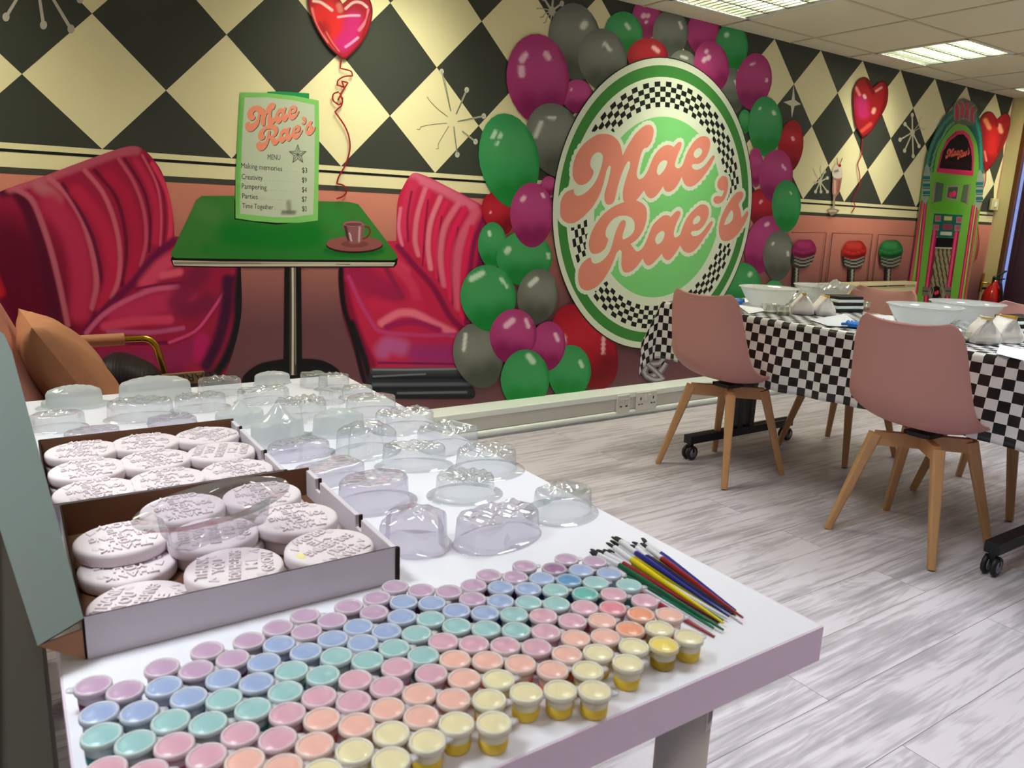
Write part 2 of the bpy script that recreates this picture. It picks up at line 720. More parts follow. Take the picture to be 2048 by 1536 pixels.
band(base, -0.47, 4.03, CREAM)
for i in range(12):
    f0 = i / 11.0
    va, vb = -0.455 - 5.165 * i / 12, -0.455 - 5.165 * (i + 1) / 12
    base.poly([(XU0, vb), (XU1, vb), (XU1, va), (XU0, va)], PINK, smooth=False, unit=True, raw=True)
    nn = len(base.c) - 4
    # pink to mauve downwards: light falloff put into the colour, plus mural shading
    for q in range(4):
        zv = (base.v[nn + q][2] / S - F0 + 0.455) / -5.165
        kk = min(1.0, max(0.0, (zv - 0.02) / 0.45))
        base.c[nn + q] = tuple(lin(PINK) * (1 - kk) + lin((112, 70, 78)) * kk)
for i in range(-11, 31):
    for v in (0, 2, 4):
        if i % 2 == 0:
            continue
        P = [(i - 1, v), (i, v - 1), (i + 1, v), (i, v + 1)]
        if v == 0:
            P = [(i - 1, 0), (i + 1, 0), (i, 1)]
        if v == 4:
            P = [(i - 1, 4), (i, 3), (i + 1, 4)]
        P = [(min(max(x, XU0), XU1), y * b0) for x, y in P]
        if P[0][0] >= P[2][0] and v != 0:
            continue
        base.poly(P, DARK, smooth=False, unit=True, raw=True)
band(base, -0.135, -0.09, BLACK)
band(base, -0.455, -0.36, (70, 70, 60))
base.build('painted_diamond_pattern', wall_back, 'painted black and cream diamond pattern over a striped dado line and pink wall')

# ---- atomic stars
def star(name, c, tips, rgb=(206, 202, 180), w=3.2, r=5, hub=5, ln=None, label=None, tw=0.55):
    M = Mural()
    for (x, y) in tips:
        M.line([c, (x, y)], w, rgb, taper=(tw, 1.0))
        M.disc((x, y), r * 0.8, rgb, r)
    M.disc(c, hub * 0.8, rgb, hub)
    if ln:
        for l in ln:
            M.line(l, 1.0, (60, 60, 50))
    return M.build(name, wall_back, label or 'painted grey atomic starburst')


Mural.dummy = 0
star('painted_starburst', (70, -62), [(12, 34), (87, 50), (142, 58), (160, -2), (20, -30)], w=7, r=9, hub=9, rgb=(190, 184, 170), tw=0.7)
# the thin line star over the cream diamond
M = Mural(Z(400, 0, 0.3047), 0.3047)
for (a, b_, t) in (((1680, 750), (1750, 590), 1), ((1690, 797), (1862, 762), 1), ((1720, 860), (1808, 930), 1), ((1665, 830), (1688, 1015), 1), ((1645, 730), (1585, 470), 1)):
    M.line([a, b_], 3.2 / 0.3047 if t else 1, (196, 198, 172))
    M.disc(b_, 15, (206, 208, 186), 19)
    M.line([(a[0], a[1]), (b_[0], b_[1])], 0.8 / 0.3047, (90, 90, 60))
for l in ([(1625, 765), (1560, 715), (1510, 665), (1490, 635)], [(1620, 808), (1540, 815), (1450, 832), (1440, 850), (1422, 848)], [(1632, 828), (1585, 905), (1562, 950), (1565, 975), (1548, 978)],
          [(1645, 730), (1625, 620), (1605, 520)], [(1665, 830), (1675, 920), (1690, 1000)], [(1680, 750), (1720, 670)], [(1690, 797), (1790, 778)]):
    M.line(l, 0.9 / 0.3047, (92, 92, 62))
M.sc = 0.3047
M.build('painted_starburst', wall_back, 'thin outlined starburst painted across the cream diamond beside the green balloons')
M.sc = 1.0


def conv_sc(ox, oy, k):
    M = Mural(Z(ox, oy, k), k)
    return M


M = conv_sc(900, 0, 0.3535)
gr = (186, 182, 164)
for t in ((632, 20), (632, 85), (622, 120), (612, 155), (530, -10), (585, -40)):
    M.line([(575, 62), t], 12, gr)
    M.disc(t, 13, gr, 17)
for l in ([(575, 62), (530, 50), (505, 48), (488, 50)], [(575, 65), (540, 75), (525, 95), (508, 98)], [(572, 70), (548, 100), (540, 125), (525, 130)], [(574, 75), (568, 130), (572, 165)]):
    M.line(l, 7, gr)
M.disc((575, 62), 20, gr, 26)
M.build('painted_starburst', wall_back, 'painted grey starburst at the top beside the brown grey balloon')
M = conv_sc(900, 0, 0.3535)
M.poly([(1943, 480), (1950, 565), (1985, 590), (1948, 600), (1932, 668), (1928, 600), (1885, 578), (1932, 565)], (214, 212, 190), smooth=False)
M.build('painted_twinkle', wall_back, 'painted cream four-pointed twinkle in a dark diamond')
M = conv_sc(1300, 0, 0.3652)
for t in ((1435, 630), (1395, 680), (1368, 765), (1393, 825), (1440, 855), (1472, 800)):
    M.line([(1436, 725), t], 8, (226, 222, 190))
    M.disc(t, 9, (226, 222, 190), 12)
for l in ([(1436, 725), (1470, 680), (1475, 655), (1488, 640)], [(1436, 725), (1480, 700), (1495, 712), (1507, 700)]):
    M.line(l, 4, (200, 195, 160))
M.disc((1436, 725), 13, (226, 222, 190), 16)
M.build('painted_starburst', wall_back, 'painted cream starburst in the dark diamond left of the jukebox')
M = conv_sc(1300, 0, 0.3652)
for t in ((955, 940), (970, 975), (970, 1050), (935, 1050), (905, 1050), (902, 1000)):
    M.line([(930, 995), t], 7, (206, 204, 176))
    M.disc(t, 8, (206, 204, 176), 10)
for l in ([(930, 995), (905, 955), (895, 930), (890, 922)], [(930, 995), (935, 950), (930, 925), (937, 907)]):
    M.line(l, 4, (206, 204, 176))
M.disc((930, 995), 11, (206, 204, 176), 14)
M.build('painted_starburst', wall_back, 'small painted starburst left of the milkshake')

# ---- booth on the left
M = conv_sc(0, 280, 0.3386)
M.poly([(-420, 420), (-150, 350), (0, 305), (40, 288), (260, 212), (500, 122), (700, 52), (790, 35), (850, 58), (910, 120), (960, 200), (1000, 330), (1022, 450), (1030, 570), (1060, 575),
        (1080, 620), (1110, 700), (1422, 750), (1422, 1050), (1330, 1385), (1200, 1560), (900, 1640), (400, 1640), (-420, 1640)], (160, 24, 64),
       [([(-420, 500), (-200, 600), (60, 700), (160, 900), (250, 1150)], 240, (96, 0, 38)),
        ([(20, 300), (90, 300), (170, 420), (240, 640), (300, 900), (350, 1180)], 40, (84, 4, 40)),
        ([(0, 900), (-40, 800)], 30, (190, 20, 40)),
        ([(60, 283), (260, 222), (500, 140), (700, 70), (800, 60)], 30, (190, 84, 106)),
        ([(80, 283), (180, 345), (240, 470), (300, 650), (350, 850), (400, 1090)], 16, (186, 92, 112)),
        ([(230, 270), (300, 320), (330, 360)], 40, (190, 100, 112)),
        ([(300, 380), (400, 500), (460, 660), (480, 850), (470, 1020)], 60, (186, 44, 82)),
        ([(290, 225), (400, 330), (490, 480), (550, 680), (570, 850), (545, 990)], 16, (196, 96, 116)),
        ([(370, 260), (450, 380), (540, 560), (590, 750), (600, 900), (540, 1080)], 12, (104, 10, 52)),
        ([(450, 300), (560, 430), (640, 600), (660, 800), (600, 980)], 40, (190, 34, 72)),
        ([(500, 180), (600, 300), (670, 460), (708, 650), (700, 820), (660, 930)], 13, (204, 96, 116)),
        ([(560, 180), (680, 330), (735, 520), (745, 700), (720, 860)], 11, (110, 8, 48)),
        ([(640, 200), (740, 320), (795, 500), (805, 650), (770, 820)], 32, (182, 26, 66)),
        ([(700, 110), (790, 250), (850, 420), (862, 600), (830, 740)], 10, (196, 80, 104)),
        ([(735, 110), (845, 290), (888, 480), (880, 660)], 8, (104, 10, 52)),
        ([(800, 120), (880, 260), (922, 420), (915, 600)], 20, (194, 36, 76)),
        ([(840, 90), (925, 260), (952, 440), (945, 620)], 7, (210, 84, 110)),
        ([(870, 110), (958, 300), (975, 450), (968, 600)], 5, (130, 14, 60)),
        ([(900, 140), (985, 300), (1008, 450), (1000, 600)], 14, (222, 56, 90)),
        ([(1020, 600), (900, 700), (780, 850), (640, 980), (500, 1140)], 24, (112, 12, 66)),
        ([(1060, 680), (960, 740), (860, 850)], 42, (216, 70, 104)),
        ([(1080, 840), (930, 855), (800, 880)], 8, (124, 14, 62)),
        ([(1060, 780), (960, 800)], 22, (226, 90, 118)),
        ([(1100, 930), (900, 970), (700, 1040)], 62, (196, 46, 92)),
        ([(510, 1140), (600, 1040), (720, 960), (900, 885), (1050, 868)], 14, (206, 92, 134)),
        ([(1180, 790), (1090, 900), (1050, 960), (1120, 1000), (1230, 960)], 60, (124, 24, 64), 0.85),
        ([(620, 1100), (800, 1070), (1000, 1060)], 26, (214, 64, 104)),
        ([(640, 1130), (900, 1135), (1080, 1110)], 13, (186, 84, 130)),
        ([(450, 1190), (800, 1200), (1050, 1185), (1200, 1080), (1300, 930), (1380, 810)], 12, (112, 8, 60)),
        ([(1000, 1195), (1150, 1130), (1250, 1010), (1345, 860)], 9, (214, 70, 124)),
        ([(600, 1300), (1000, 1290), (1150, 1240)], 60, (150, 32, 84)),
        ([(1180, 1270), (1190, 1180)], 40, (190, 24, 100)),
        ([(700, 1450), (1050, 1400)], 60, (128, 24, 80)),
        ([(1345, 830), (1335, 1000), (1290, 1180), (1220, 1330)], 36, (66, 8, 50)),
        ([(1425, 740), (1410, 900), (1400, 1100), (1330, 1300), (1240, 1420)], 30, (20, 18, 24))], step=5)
M.build('painted_booth_bench', wall_back, 'painted crimson diner booth bench with fluted back, left of the table')

# ---- booth on the right
M = conv_sc(440, 400, 0.2734)
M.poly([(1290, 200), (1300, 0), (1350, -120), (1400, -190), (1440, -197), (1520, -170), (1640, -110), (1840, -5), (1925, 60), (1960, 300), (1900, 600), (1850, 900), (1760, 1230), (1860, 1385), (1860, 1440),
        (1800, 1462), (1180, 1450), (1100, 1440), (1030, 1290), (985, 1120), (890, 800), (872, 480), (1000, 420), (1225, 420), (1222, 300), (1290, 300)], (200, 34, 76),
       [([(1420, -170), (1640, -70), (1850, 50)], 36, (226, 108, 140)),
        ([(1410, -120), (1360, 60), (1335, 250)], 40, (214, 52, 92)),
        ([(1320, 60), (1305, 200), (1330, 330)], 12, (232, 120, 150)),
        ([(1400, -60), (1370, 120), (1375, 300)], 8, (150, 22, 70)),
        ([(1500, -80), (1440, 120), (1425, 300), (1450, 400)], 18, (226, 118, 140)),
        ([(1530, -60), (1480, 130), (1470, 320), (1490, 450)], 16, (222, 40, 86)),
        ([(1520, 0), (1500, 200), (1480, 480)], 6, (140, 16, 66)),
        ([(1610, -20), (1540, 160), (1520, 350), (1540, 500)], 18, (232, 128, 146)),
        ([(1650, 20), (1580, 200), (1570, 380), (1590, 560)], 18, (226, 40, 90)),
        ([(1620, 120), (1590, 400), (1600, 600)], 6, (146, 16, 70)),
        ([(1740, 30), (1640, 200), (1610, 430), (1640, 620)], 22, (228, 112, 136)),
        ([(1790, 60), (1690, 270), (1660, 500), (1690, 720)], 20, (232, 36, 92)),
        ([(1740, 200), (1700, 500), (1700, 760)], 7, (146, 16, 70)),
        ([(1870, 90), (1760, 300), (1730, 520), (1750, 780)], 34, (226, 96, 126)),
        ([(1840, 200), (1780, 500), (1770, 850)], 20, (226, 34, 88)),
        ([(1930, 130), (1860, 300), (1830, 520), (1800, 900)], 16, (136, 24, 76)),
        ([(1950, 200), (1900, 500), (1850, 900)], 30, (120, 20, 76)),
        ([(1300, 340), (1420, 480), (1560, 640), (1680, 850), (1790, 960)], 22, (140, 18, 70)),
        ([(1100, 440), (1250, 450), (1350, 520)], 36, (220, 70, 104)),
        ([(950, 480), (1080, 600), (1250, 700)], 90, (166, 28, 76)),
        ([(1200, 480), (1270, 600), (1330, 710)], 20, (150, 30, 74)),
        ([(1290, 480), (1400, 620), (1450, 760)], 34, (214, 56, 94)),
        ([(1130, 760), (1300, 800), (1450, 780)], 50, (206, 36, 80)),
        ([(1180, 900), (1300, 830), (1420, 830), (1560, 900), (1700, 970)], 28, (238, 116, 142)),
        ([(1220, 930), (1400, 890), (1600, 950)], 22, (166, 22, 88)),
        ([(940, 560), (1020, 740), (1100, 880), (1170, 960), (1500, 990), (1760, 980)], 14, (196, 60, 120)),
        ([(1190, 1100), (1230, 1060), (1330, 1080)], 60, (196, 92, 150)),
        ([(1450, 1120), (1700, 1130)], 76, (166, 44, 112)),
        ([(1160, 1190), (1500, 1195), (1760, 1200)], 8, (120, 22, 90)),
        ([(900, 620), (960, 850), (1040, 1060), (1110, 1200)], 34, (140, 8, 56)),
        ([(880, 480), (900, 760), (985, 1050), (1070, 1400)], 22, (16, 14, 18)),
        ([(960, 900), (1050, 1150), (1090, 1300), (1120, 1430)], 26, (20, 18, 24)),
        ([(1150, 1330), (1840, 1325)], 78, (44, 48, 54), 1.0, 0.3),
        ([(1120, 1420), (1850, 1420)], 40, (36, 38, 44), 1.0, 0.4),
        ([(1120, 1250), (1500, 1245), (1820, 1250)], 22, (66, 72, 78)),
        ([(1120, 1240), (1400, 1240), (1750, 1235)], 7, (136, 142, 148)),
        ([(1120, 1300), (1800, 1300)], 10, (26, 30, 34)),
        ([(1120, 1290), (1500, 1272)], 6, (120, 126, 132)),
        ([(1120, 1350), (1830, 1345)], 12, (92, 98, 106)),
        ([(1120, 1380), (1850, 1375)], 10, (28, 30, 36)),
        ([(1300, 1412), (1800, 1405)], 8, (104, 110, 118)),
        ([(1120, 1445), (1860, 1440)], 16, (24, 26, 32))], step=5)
M.build('painted_booth_bench', wall_back, 'painted pink diner booth bench with fluted back and grey plinth, right of the table')

# ---- diner table
M = conv_sc(440, 400, 0.2734)
M.poly([(160, 1330), (170, 1290), (220, 1240), (300, 1195), (460, 1165), (600, 1160), (750, 1175), (860, 1235), (890, 1300), (880, 1400), (200, 1400)], (14, 12, 12))
M.poly([(472, 480), (592, 480), (600, 1250), (464, 1250)], (14, 13, 12), smooth=False)
M.poly([(508, 480), (556, 480), (560, 1280), (506, 1280)], (64, 58, 50), [([(530, 480), (532, 800), (530, 1280)], 7, (222, 214, 196)), ([(548, 480), (552, 1200)], 3, (150, 140, 120))], smooth=False, step=5)
M.poly([(-352, 410), (1300, 425), (1292, 470), (1270, 494), (0, 494), (-340, 488), (-362, 440)], (14, 14, 12), smooth=False)
M.poly([(-350, 440), (0, 450), (1280, 456), (1266, 484), (0, 486), (-338, 478)], (206, 196, 176), [([(-350, 462), (1280, 470)], 5, (112, 104, 92)), ([(100, 455), (300, 460)], 6, (110, 100, 88)), ([(850, 470), (950, 472)], 6, (90, 84, 74))], smooth=False, step=14)
M.poly([(-175, 0), (-135, -30), (100, -32), (700, 8), (940, 14), (1010, 30), (1050, 80), (1290, 395), (1296, 425), (1270, 440), (500, 436), (-330, 424), (-365, 405), (-350, 370), (-200, 60)], (58, 128, 52),
       [([(100, 260), (400, 300), (650, 260)], 120, (6, 122, 34)), ([(-100, 360), (400, 400), (900, 400)], 50, (38, 124, 44)), ([(800, 100), (900, 200)], 60, (50, 134, 56)), ([(-150, 60), (-60, 100)], 70, (72, 134, 66)), ([(780, 370), (1000, 400), (1180, 370)], 24, (6, 108, 34))], step=22, smooth=False)
M.build('painted_diner_table', wall_back, 'painted green diner table with chrome pedestal and black base')
M = conv_sc(440, 400, 0.2734)
M.disc((982, 330), 208, (52, 22, 24), 60, 40)
M.disc((982, 320), 205, (150, 86, 84), 55, 40, strokes=[([(800, 300), (900, 285)], 20, (182, 116, 110)), ([(900, 360), (1100, 350)], 18, (124, 66, 66))], step=16)
M.disc((985, 322), 100, (128, 68, 66), 26, 24)
M.line([(1050, 195), (1085, 200), (1095, 235), (1075, 270), (1042, 285)], 13, (124, 50, 46))
M.poly([(895, 180), (920, 158), (975, 150), (1030, 158), (1055, 185), (1032, 310), (985, 322), (940, 312)], (142, 88, 92), [([(915, 190), (935, 290)], 10, (60, 40, 44)), ([(945, 240), (960, 300)], 5, (226, 210, 200)), ([(1020, 200), (1015, 300)], 6, (206, 180, 176))], step=10)
M.disc((975, 176), 72, (166, 112, 112), 20, 24)
M.disc((975, 178), 62, (118, 64, 68), 13, 24)
M.build('painted_coffee_cup', wall_back, 'painted mauve coffee cup on a saucer at the edge of the green table')

# ---- coffee-table menu card
M = conv_sc(400, 0, 0.3047)
M.poly([(440, 603), (520, 600), (715, 613), (715, 700), (440, 700)], (36, 150, 84), smooth=False)
M.poly([(225, 1300), (262, 1420), (500, 1460), (765, 1446), (500, 1475), (225, 1440)], (24, 24, 20), smooth=False)
M.poly([(262, 607), (430, 610), (620, 630), (778, 660), (782, 900), (776, 1200), (772, 1447), (650, 1462), (500, 1462), (350, 1450), (232, 1432), (232, 1200), (245, 900)], (132, 204, 108), smooth=False, strokes=[([(262, 650), (235, 1400)], 12, (104, 186, 90))], step=30)
M.poly([(292, 640), (450, 640), (620, 660), (750, 690), (752, 900), (748, 1200), (742, 1408), (600, 1425), (480, 1425), (262, 1402), (268, 1100), (278, 850)], (196, 208, 184), smooth=False, strokes=[([(580, 1330), (585, 1390)], 16, (150, 152, 136)), ([(540, 1395), (620, 1395)], 10, (110, 110, 96))], step=14)
menu = M.build('painted_menu_card', wall_back, 'painted green bordered menu card standing on the painted table')


# ---- the lettering, traced once in the big sign
def zz(P, ox, oy):
    return [(ox + u / 7.68, oy + v / 7.68) for u, v in P]


MAE = zz([(345, 1062), (250, 1095), (190, 1155), (150, 1240), (138, 1340), (138, 1440), (160, 1510), (200, 1555), (250, 1580), (307, 1586), (367, 1574), (467, 1509), (560, 1420), (640, 1330), (697, 1240), (740, 1160), (780, 1050), (815, 930), (845, 800),
          (868, 735), (893, 702), (915, 712), (912, 760), (895, 850), (865, 970), (838, 1060), (820, 1130), (817, 1200), (828, 1260), (855, 1292), (885, 1302), (930, 1290), (965, 1250), (990, 1170), (1010, 1080), (1040, 960), (1080, 840), (1120, 740),
          (1165, 655), (1195, 632), (1212, 660), (1200, 740), (1165, 840), (1130, 960), (1105, 1060), (1098, 1140), (1105, 1220), (1122, 1262), (1210, 1300), (1305, 1235), (1370, 1155), (1425, 1083), (1455, 1150), (1505, 1197), (1555, 1200), (1615, 1160),
          (1675, 1085), (1720, 1018), (1740, 1075), (1775, 1102), (1825, 1102), (1895, 1055), (1955, 970), (2005, 872), (2025, 940), (2060, 1000), (2115, 1025), (2185, 1012), (2275, 940), (2365, 830), (2445, 710), (2490, 620), (2511, 565), (2490, 540),
          (2460, 565), (2405, 640), (2345, 710), (2275, 755), (2205, 762), (2163, 725), (2175, 680), (2255, 675), (2325, 640), (2385, 560), (2425, 470), (2442, 380), (2435, 310), (2400, 265), (2345, 248), (2275, 265), (2195, 330), (2125, 430),
          (2070, 540), (2025, 670), (1995, 720), (1945, 742), (1903, 715), (1905, 650), (1945, 530), (1985, 440), (2002, 370), (1990, 340), (1955, 340), (1915, 375), (1883, 417), (1835, 392), (1775, 385), (1695, 420), (1615, 500), (1555, 600),
          (1515, 700), (1470, 800), (1415, 880), (1355, 910), (1320, 870), (1315, 800), (1335, 700), (1365, 580), (1395, 490), (1425, 440), (1475, 425), (1535, 350), (1570, 230), (1572, 150), (1545, 95), (1495, 75), (1425, 95), (1345, 160),
          (1275, 235), (1215, 330), (1155, 430), (1097, 545), (1075, 430), (1050, 360), (1000, 290), (930, 240), (840, 215), (740, 218), (660, 250), (540, 335), (450, 430), (380, 550), (340, 680), (328, 800), (340, 890), (380, 960), (440, 1000),
          (520, 985), (590, 930), (640, 850), (650, 790), (640, 765), (612, 735), (600, 670), (615, 590), (660, 525), (725, 497), (775, 520), (795, 570), (785, 650), (760, 750), (720, 860), (670, 960), (600, 1050), (520, 1120), (450, 1155),
          (395, 1160), (355, 1125)], 1100, 240)
MAEH = [zz([(1740, 618), (1780, 640), (1765, 710), (1725, 780), (1675, 835), (1650, 847), (1625, 815), (1625, 760), (1650, 690), (1690, 640)], 1100, 240),
        zz([(2275, 432), (2313, 465), (2305, 520), (2265, 565), (2225, 585), (2193, 555), (2190, 510), (2220, 460)], 1100, 240)]
RAE = zz([(302, 878), (240, 905), (170, 970), (125, 1050), (108, 1140), (108, 1220), (125, 1300), (160, 1355), (220, 1385), (290, 1380), (390, 1330), (480, 1240), (560, 1120), (620, 1010), (670, 890), (700, 810), (748, 762), (772, 790),
          (775, 870), (770, 950), (775, 1030), (800, 1090), (845, 1113), (920, 1095), (1000, 1030), (1060, 950), (1100, 893), (1120, 950), (1155, 995), (1195, 1005), (1250, 975), (1320, 905), (1393, 821), (1420, 886), (1475, 924), (1525, 906),
          (1605, 811), (1675, 694), (1700, 746), (1745, 796), (1805, 811), (1875, 786), (1955, 706), (2045, 576), (2125, 456), (2175, 346), (2165, 324), (2140, 331), (2085, 396), (2025, 476), (1955, 536), (1885, 554), (1845, 531), (1843, 491),
          (1875, 476), (1945, 466), (2015, 416), (2075, 326), (2110, 226), (2112, 146), (2085, 91), (2025, 66), (1965, 81), (1885, 146), (1795, 246), (1735, 356), (1700, 446), (1675, 526), (1635, 561), (1600, 578), (1575, 546), (1580, 476),
          (1620, 346), (1660, 266), (1678, 206), (1665, 171), (1640, 166), (1605, 181), (1565, 221), (1530, 261), (1495, 238), (1445, 231), (1385, 256), (1305, 326), (1245, 400), (1195, 520), (1145, 645), (1090, 740), (1030, 785), (990, 775),
          (945, 718), (912, 672), (990, 620), (1060, 540), (1120, 430), (1155, 310), (1163, 200), (1145, 110), (1090, 50), (1000, 8), (900, 5), (810, 32), (720, 65), (600, 130), (490, 225), (390, 350), (320, 480), (280, 600), (270, 700),
          (290, 780), (330, 822), (390, 825), (460, 795), (520, 740), (555, 660), (570, 600), (535, 560), (528, 500), (545, 430), (600, 340), (670, 275), (750, 245), (840, 243), (920, 270), (965, 330), (975, 400), (960, 480), (910, 545),
          (850, 585), (805, 603), (787, 580), (795, 520), (825, 420), (838, 360), (830, 320), (800, 308), (765, 325), (730, 380), (690, 470), (660, 560), (630, 680), (590, 790), (530, 880), (450, 950), (380, 975), (330, 960), (308, 910)], 1140, 400)
RAEH = [zz([(1405, 476), (1432, 501), (1425, 566), (1390, 636), (1340, 676), (1305, 661), (1290, 606), (1310, 546), (1360, 491)], 1140, 400),
        zz([(1950, 241), (1980, 266), (1980, 306), (1945, 351), (1885, 376), (1870, 356), (1875, 311), (1910, 261)], 1140, 400)]
APO = zz([(650, 243), (700, 270), (720, 350), (715, 450), (690, 540), (650, 620), (600, 660), (550, 672), (505, 650), (493, 605), (510, 570), (550, 552), (615, 560), (645, 510), (660, 465), (610, 467), (565, 430), (553, 370), (570, 310), (610, 260)], 1360, 320)
ESS = zz([(905, 483), (945, 500), (952, 550), (930, 600), (880, 680), (900, 740), (915, 800), (925, 885), (960, 850), (1000, 790), (1025, 785), (1030, 830), (1000, 920), (940, 1030), (870, 1130), (790, 1210), (700, 1245), (630, 1235),
          (590, 1170), (575, 1070), (590, 960), (620, 860), (670, 750), (730, 650), (790, 560), (850, 500)], 1360, 320)
ESSH = [zz([(775, 765), (793, 800), (793, 890), (760, 950), (700, 990), (655, 995), (670, 950), (700, 880), (740, 810)], 1360, 320)]
GLYPHS = [('mae', MAE, MAEH), ('rae', RAE, RAEH), ('rae', APO, []), ('rae', ESS, ESSH)]
SALMON = (234, 146, 126)


def lettering(M, f_mae, f_rae, rgb, halo=0.0, halorgb=None):
    """halo: width of the border drawn first, in wall metres"""
    if halo:
        for w, P, Hs in GLYPHS:
            f = f_mae if w == 'mae' else f_rae
            A = smooth_poly(f(np.asarray(P, float)), 3)
            Wl = wall_xy(A)
            n = len(Wl)
            V, Fc = [tuple(v) for v in Wl], [tuple(range(n))]
            for i in range(0, n, 2):
                a = Wl[i]
                k = len(V)
                V += [(a[0] + halo * math.cos(q * PI / 7), a[1] + halo * math.sin(q * PI / 7)) for q in range(14)]
                Fc.append(tuple(range(k, k + 14)))
            T, E2, F2, _, _, _ = geometry.delaunay_2d_cdt([Vector(v) for v in V], [], Fc, 1, 1e-6)
            V, Fc = [(v.x, v.y) for v in T], [tuple(f_) for f_ in F2]
            V = np.array(V)
            M.put((V - np.array([0, F0 * S])) / S, Fc, np.tile(lin(halorgb), (len(V), 1)), unit=True)
    for w, P, Hs in GLYPHS:
        f = f_mae if w == 'mae' else f_rae
        M.poly(f(np.asarray(P, float)), rgb, holes=[f(np.asarray(h, float)) for h in Hs], raw=True)


def affine(src, dst):
    A = np.c_[np.asarray(src, float), np.ones(len(src))]
    X = np.linalg.lstsq(A, np.asarray(dst, float), rcond=None)[0]
    return lambda P: np.c_[np.asarray(P, float), np.ones(len(P))] @ X


# small lettering on the menu
src = [(1118, 410), (1427, 313), (1170, 580), (1494, 422)]
f = affine(src, [(490.8, 253), (596, 222.4), (518.8, 301.6), (631, 253)])
M = Mural()
lettering(M, lambda P: f(P) + np.array([1.2, 1.0]), lambda P: f(P) + np.array([1.2, 1.0]), (74, 70, 62))
lettering(M, f, f, (240, 148, 120))
M.build('menu_title', menu, 'coral script title on the menu card')


def text_polys(s, size=1.0):
    cu = bpy.data.curves.new('txt', 'FONT')
    cu.body = s
    cu.size = size
    cu.resolution_u = 3
    ob = bpy.data.objects.new('txt', cu)
    COL.objects.link(ob)
    dg = bpy.context.evaluated_depsgraph_get()
    me = bpy.data.meshes.new_from_object(ob.evaluated_get(dg))
    V = np.array([(v.co.x, v.co.y) for v in me.vertices]) if len(me.vertices) else np.zeros((0, 2))
    Fc = [tuple(p.vertices) for p in me.polygons]
    bpy.data.objects.remove(ob)
    bpy.data.curves.remove(cu)
    bpy.data.meshes.remove(me)
    return V, Fc


def wall_text(M, s, p0, p1, h, rgb):
    """text from p0 (base left) to p1 (base right), cap height h, picture points"""
    V, Fc = text_polys(s)
    lo, hi = V.min(0), V.max(0)
    capH = 0.73
    p0, p1 = np.array(p0, float), np.array(p1, float)
    u = (V[:, :1] - lo[0]) / (hi[0] - lo[0])
    P = p0 + u * (p1 - p0) + np.array([0, -1.0]) * (V[:, 1:] / capH) * h
    M.put(P, Fc, np.tile(lin(rgb), (len(P), 1)))


M = Mural()
INK = (62, 62, 54)
for s_, a, b_, h in (('MENU', (535, 319), (560, 320), 11), ('Making memories', (482, 336), (564, 342.5), 11), ('Creativity', (483, 358), (525, 361), 11), ('Pampering', (483, 377), (533, 380), 11), ('Parties', (484, 396.5), (515, 398.5), 10.5),
                     ('Time Together', (484, 416), (546, 419), 10.5), ('$3', (603.5, 345), (614, 346), 11), ('$9', (603.5, 364.5), (613, 366), 11), ('$4', (603.5, 384), (613, 385), 11), ('$7', (603.5, 403), (613, 404), 11), ('$0', (603.5, 422), (613, 423), 11)):
    wall_text(M, s_, a, b_, h, INK)
for (x0, x1, y0, y1) in ((568, 598, 342, 344), (528, 592, 361, 364), (536, 590, 380, 383), (518, 592, 398, 402), (550, 590, 419, 421)):
    k = int((x1 - x0) / 5)
    for i in range(k):
        M.disc((x0 + (x1 - x0) * i / k, y0 + (y1 - y0) * i / k), 0.5, (120, 124, 110), 0.6, 6)
cx, cy = 595, 309
pt = [(cx + 18 * math.sin(2 * PI * i / 5) * 1.0, cy - 20 * math.cos(2 * PI * i / 5)) for i in range(5)]
pi_ = [(cx + 7.5 * math.sin(2 * PI * (i + .5) / 5), cy - 8.3 * math.cos(2 * PI * (i + .5) / 5)) for i in range(5)]
for i in range(5):
    M.line([pt[i], pi_[i]], 0.9, INK)
    M.line([pi_[i], pt[(i + 1) % 5]], 0.9, INK)
    M.line([(cx, cy), pt[i]], 0.8, INK)
    M.line([(cx, cy), pi_[i]], 0.8, INK)
    M.poly([(cx, cy), pt[i], ((pt[i][0] + pi_[i][0]) / 2, (pt[i][1] + pi_[i][1]) / 2)], (150, 158, 140), smooth=False)
M.build('menu_lines', menu, 'handwritten price list and star on the menu card')


# ---- painted balloons
GAIN = np.array([1.3, 1.3, 1.3])
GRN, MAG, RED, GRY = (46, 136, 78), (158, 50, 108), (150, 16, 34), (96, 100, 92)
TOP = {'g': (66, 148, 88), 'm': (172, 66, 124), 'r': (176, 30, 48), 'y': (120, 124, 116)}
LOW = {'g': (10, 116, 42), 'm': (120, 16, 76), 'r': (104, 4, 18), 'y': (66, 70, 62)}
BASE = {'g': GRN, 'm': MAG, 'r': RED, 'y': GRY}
WORD = {'g': 'green', 'm': 'magenta', 'r': 'dark red', 'y': 'grey'}


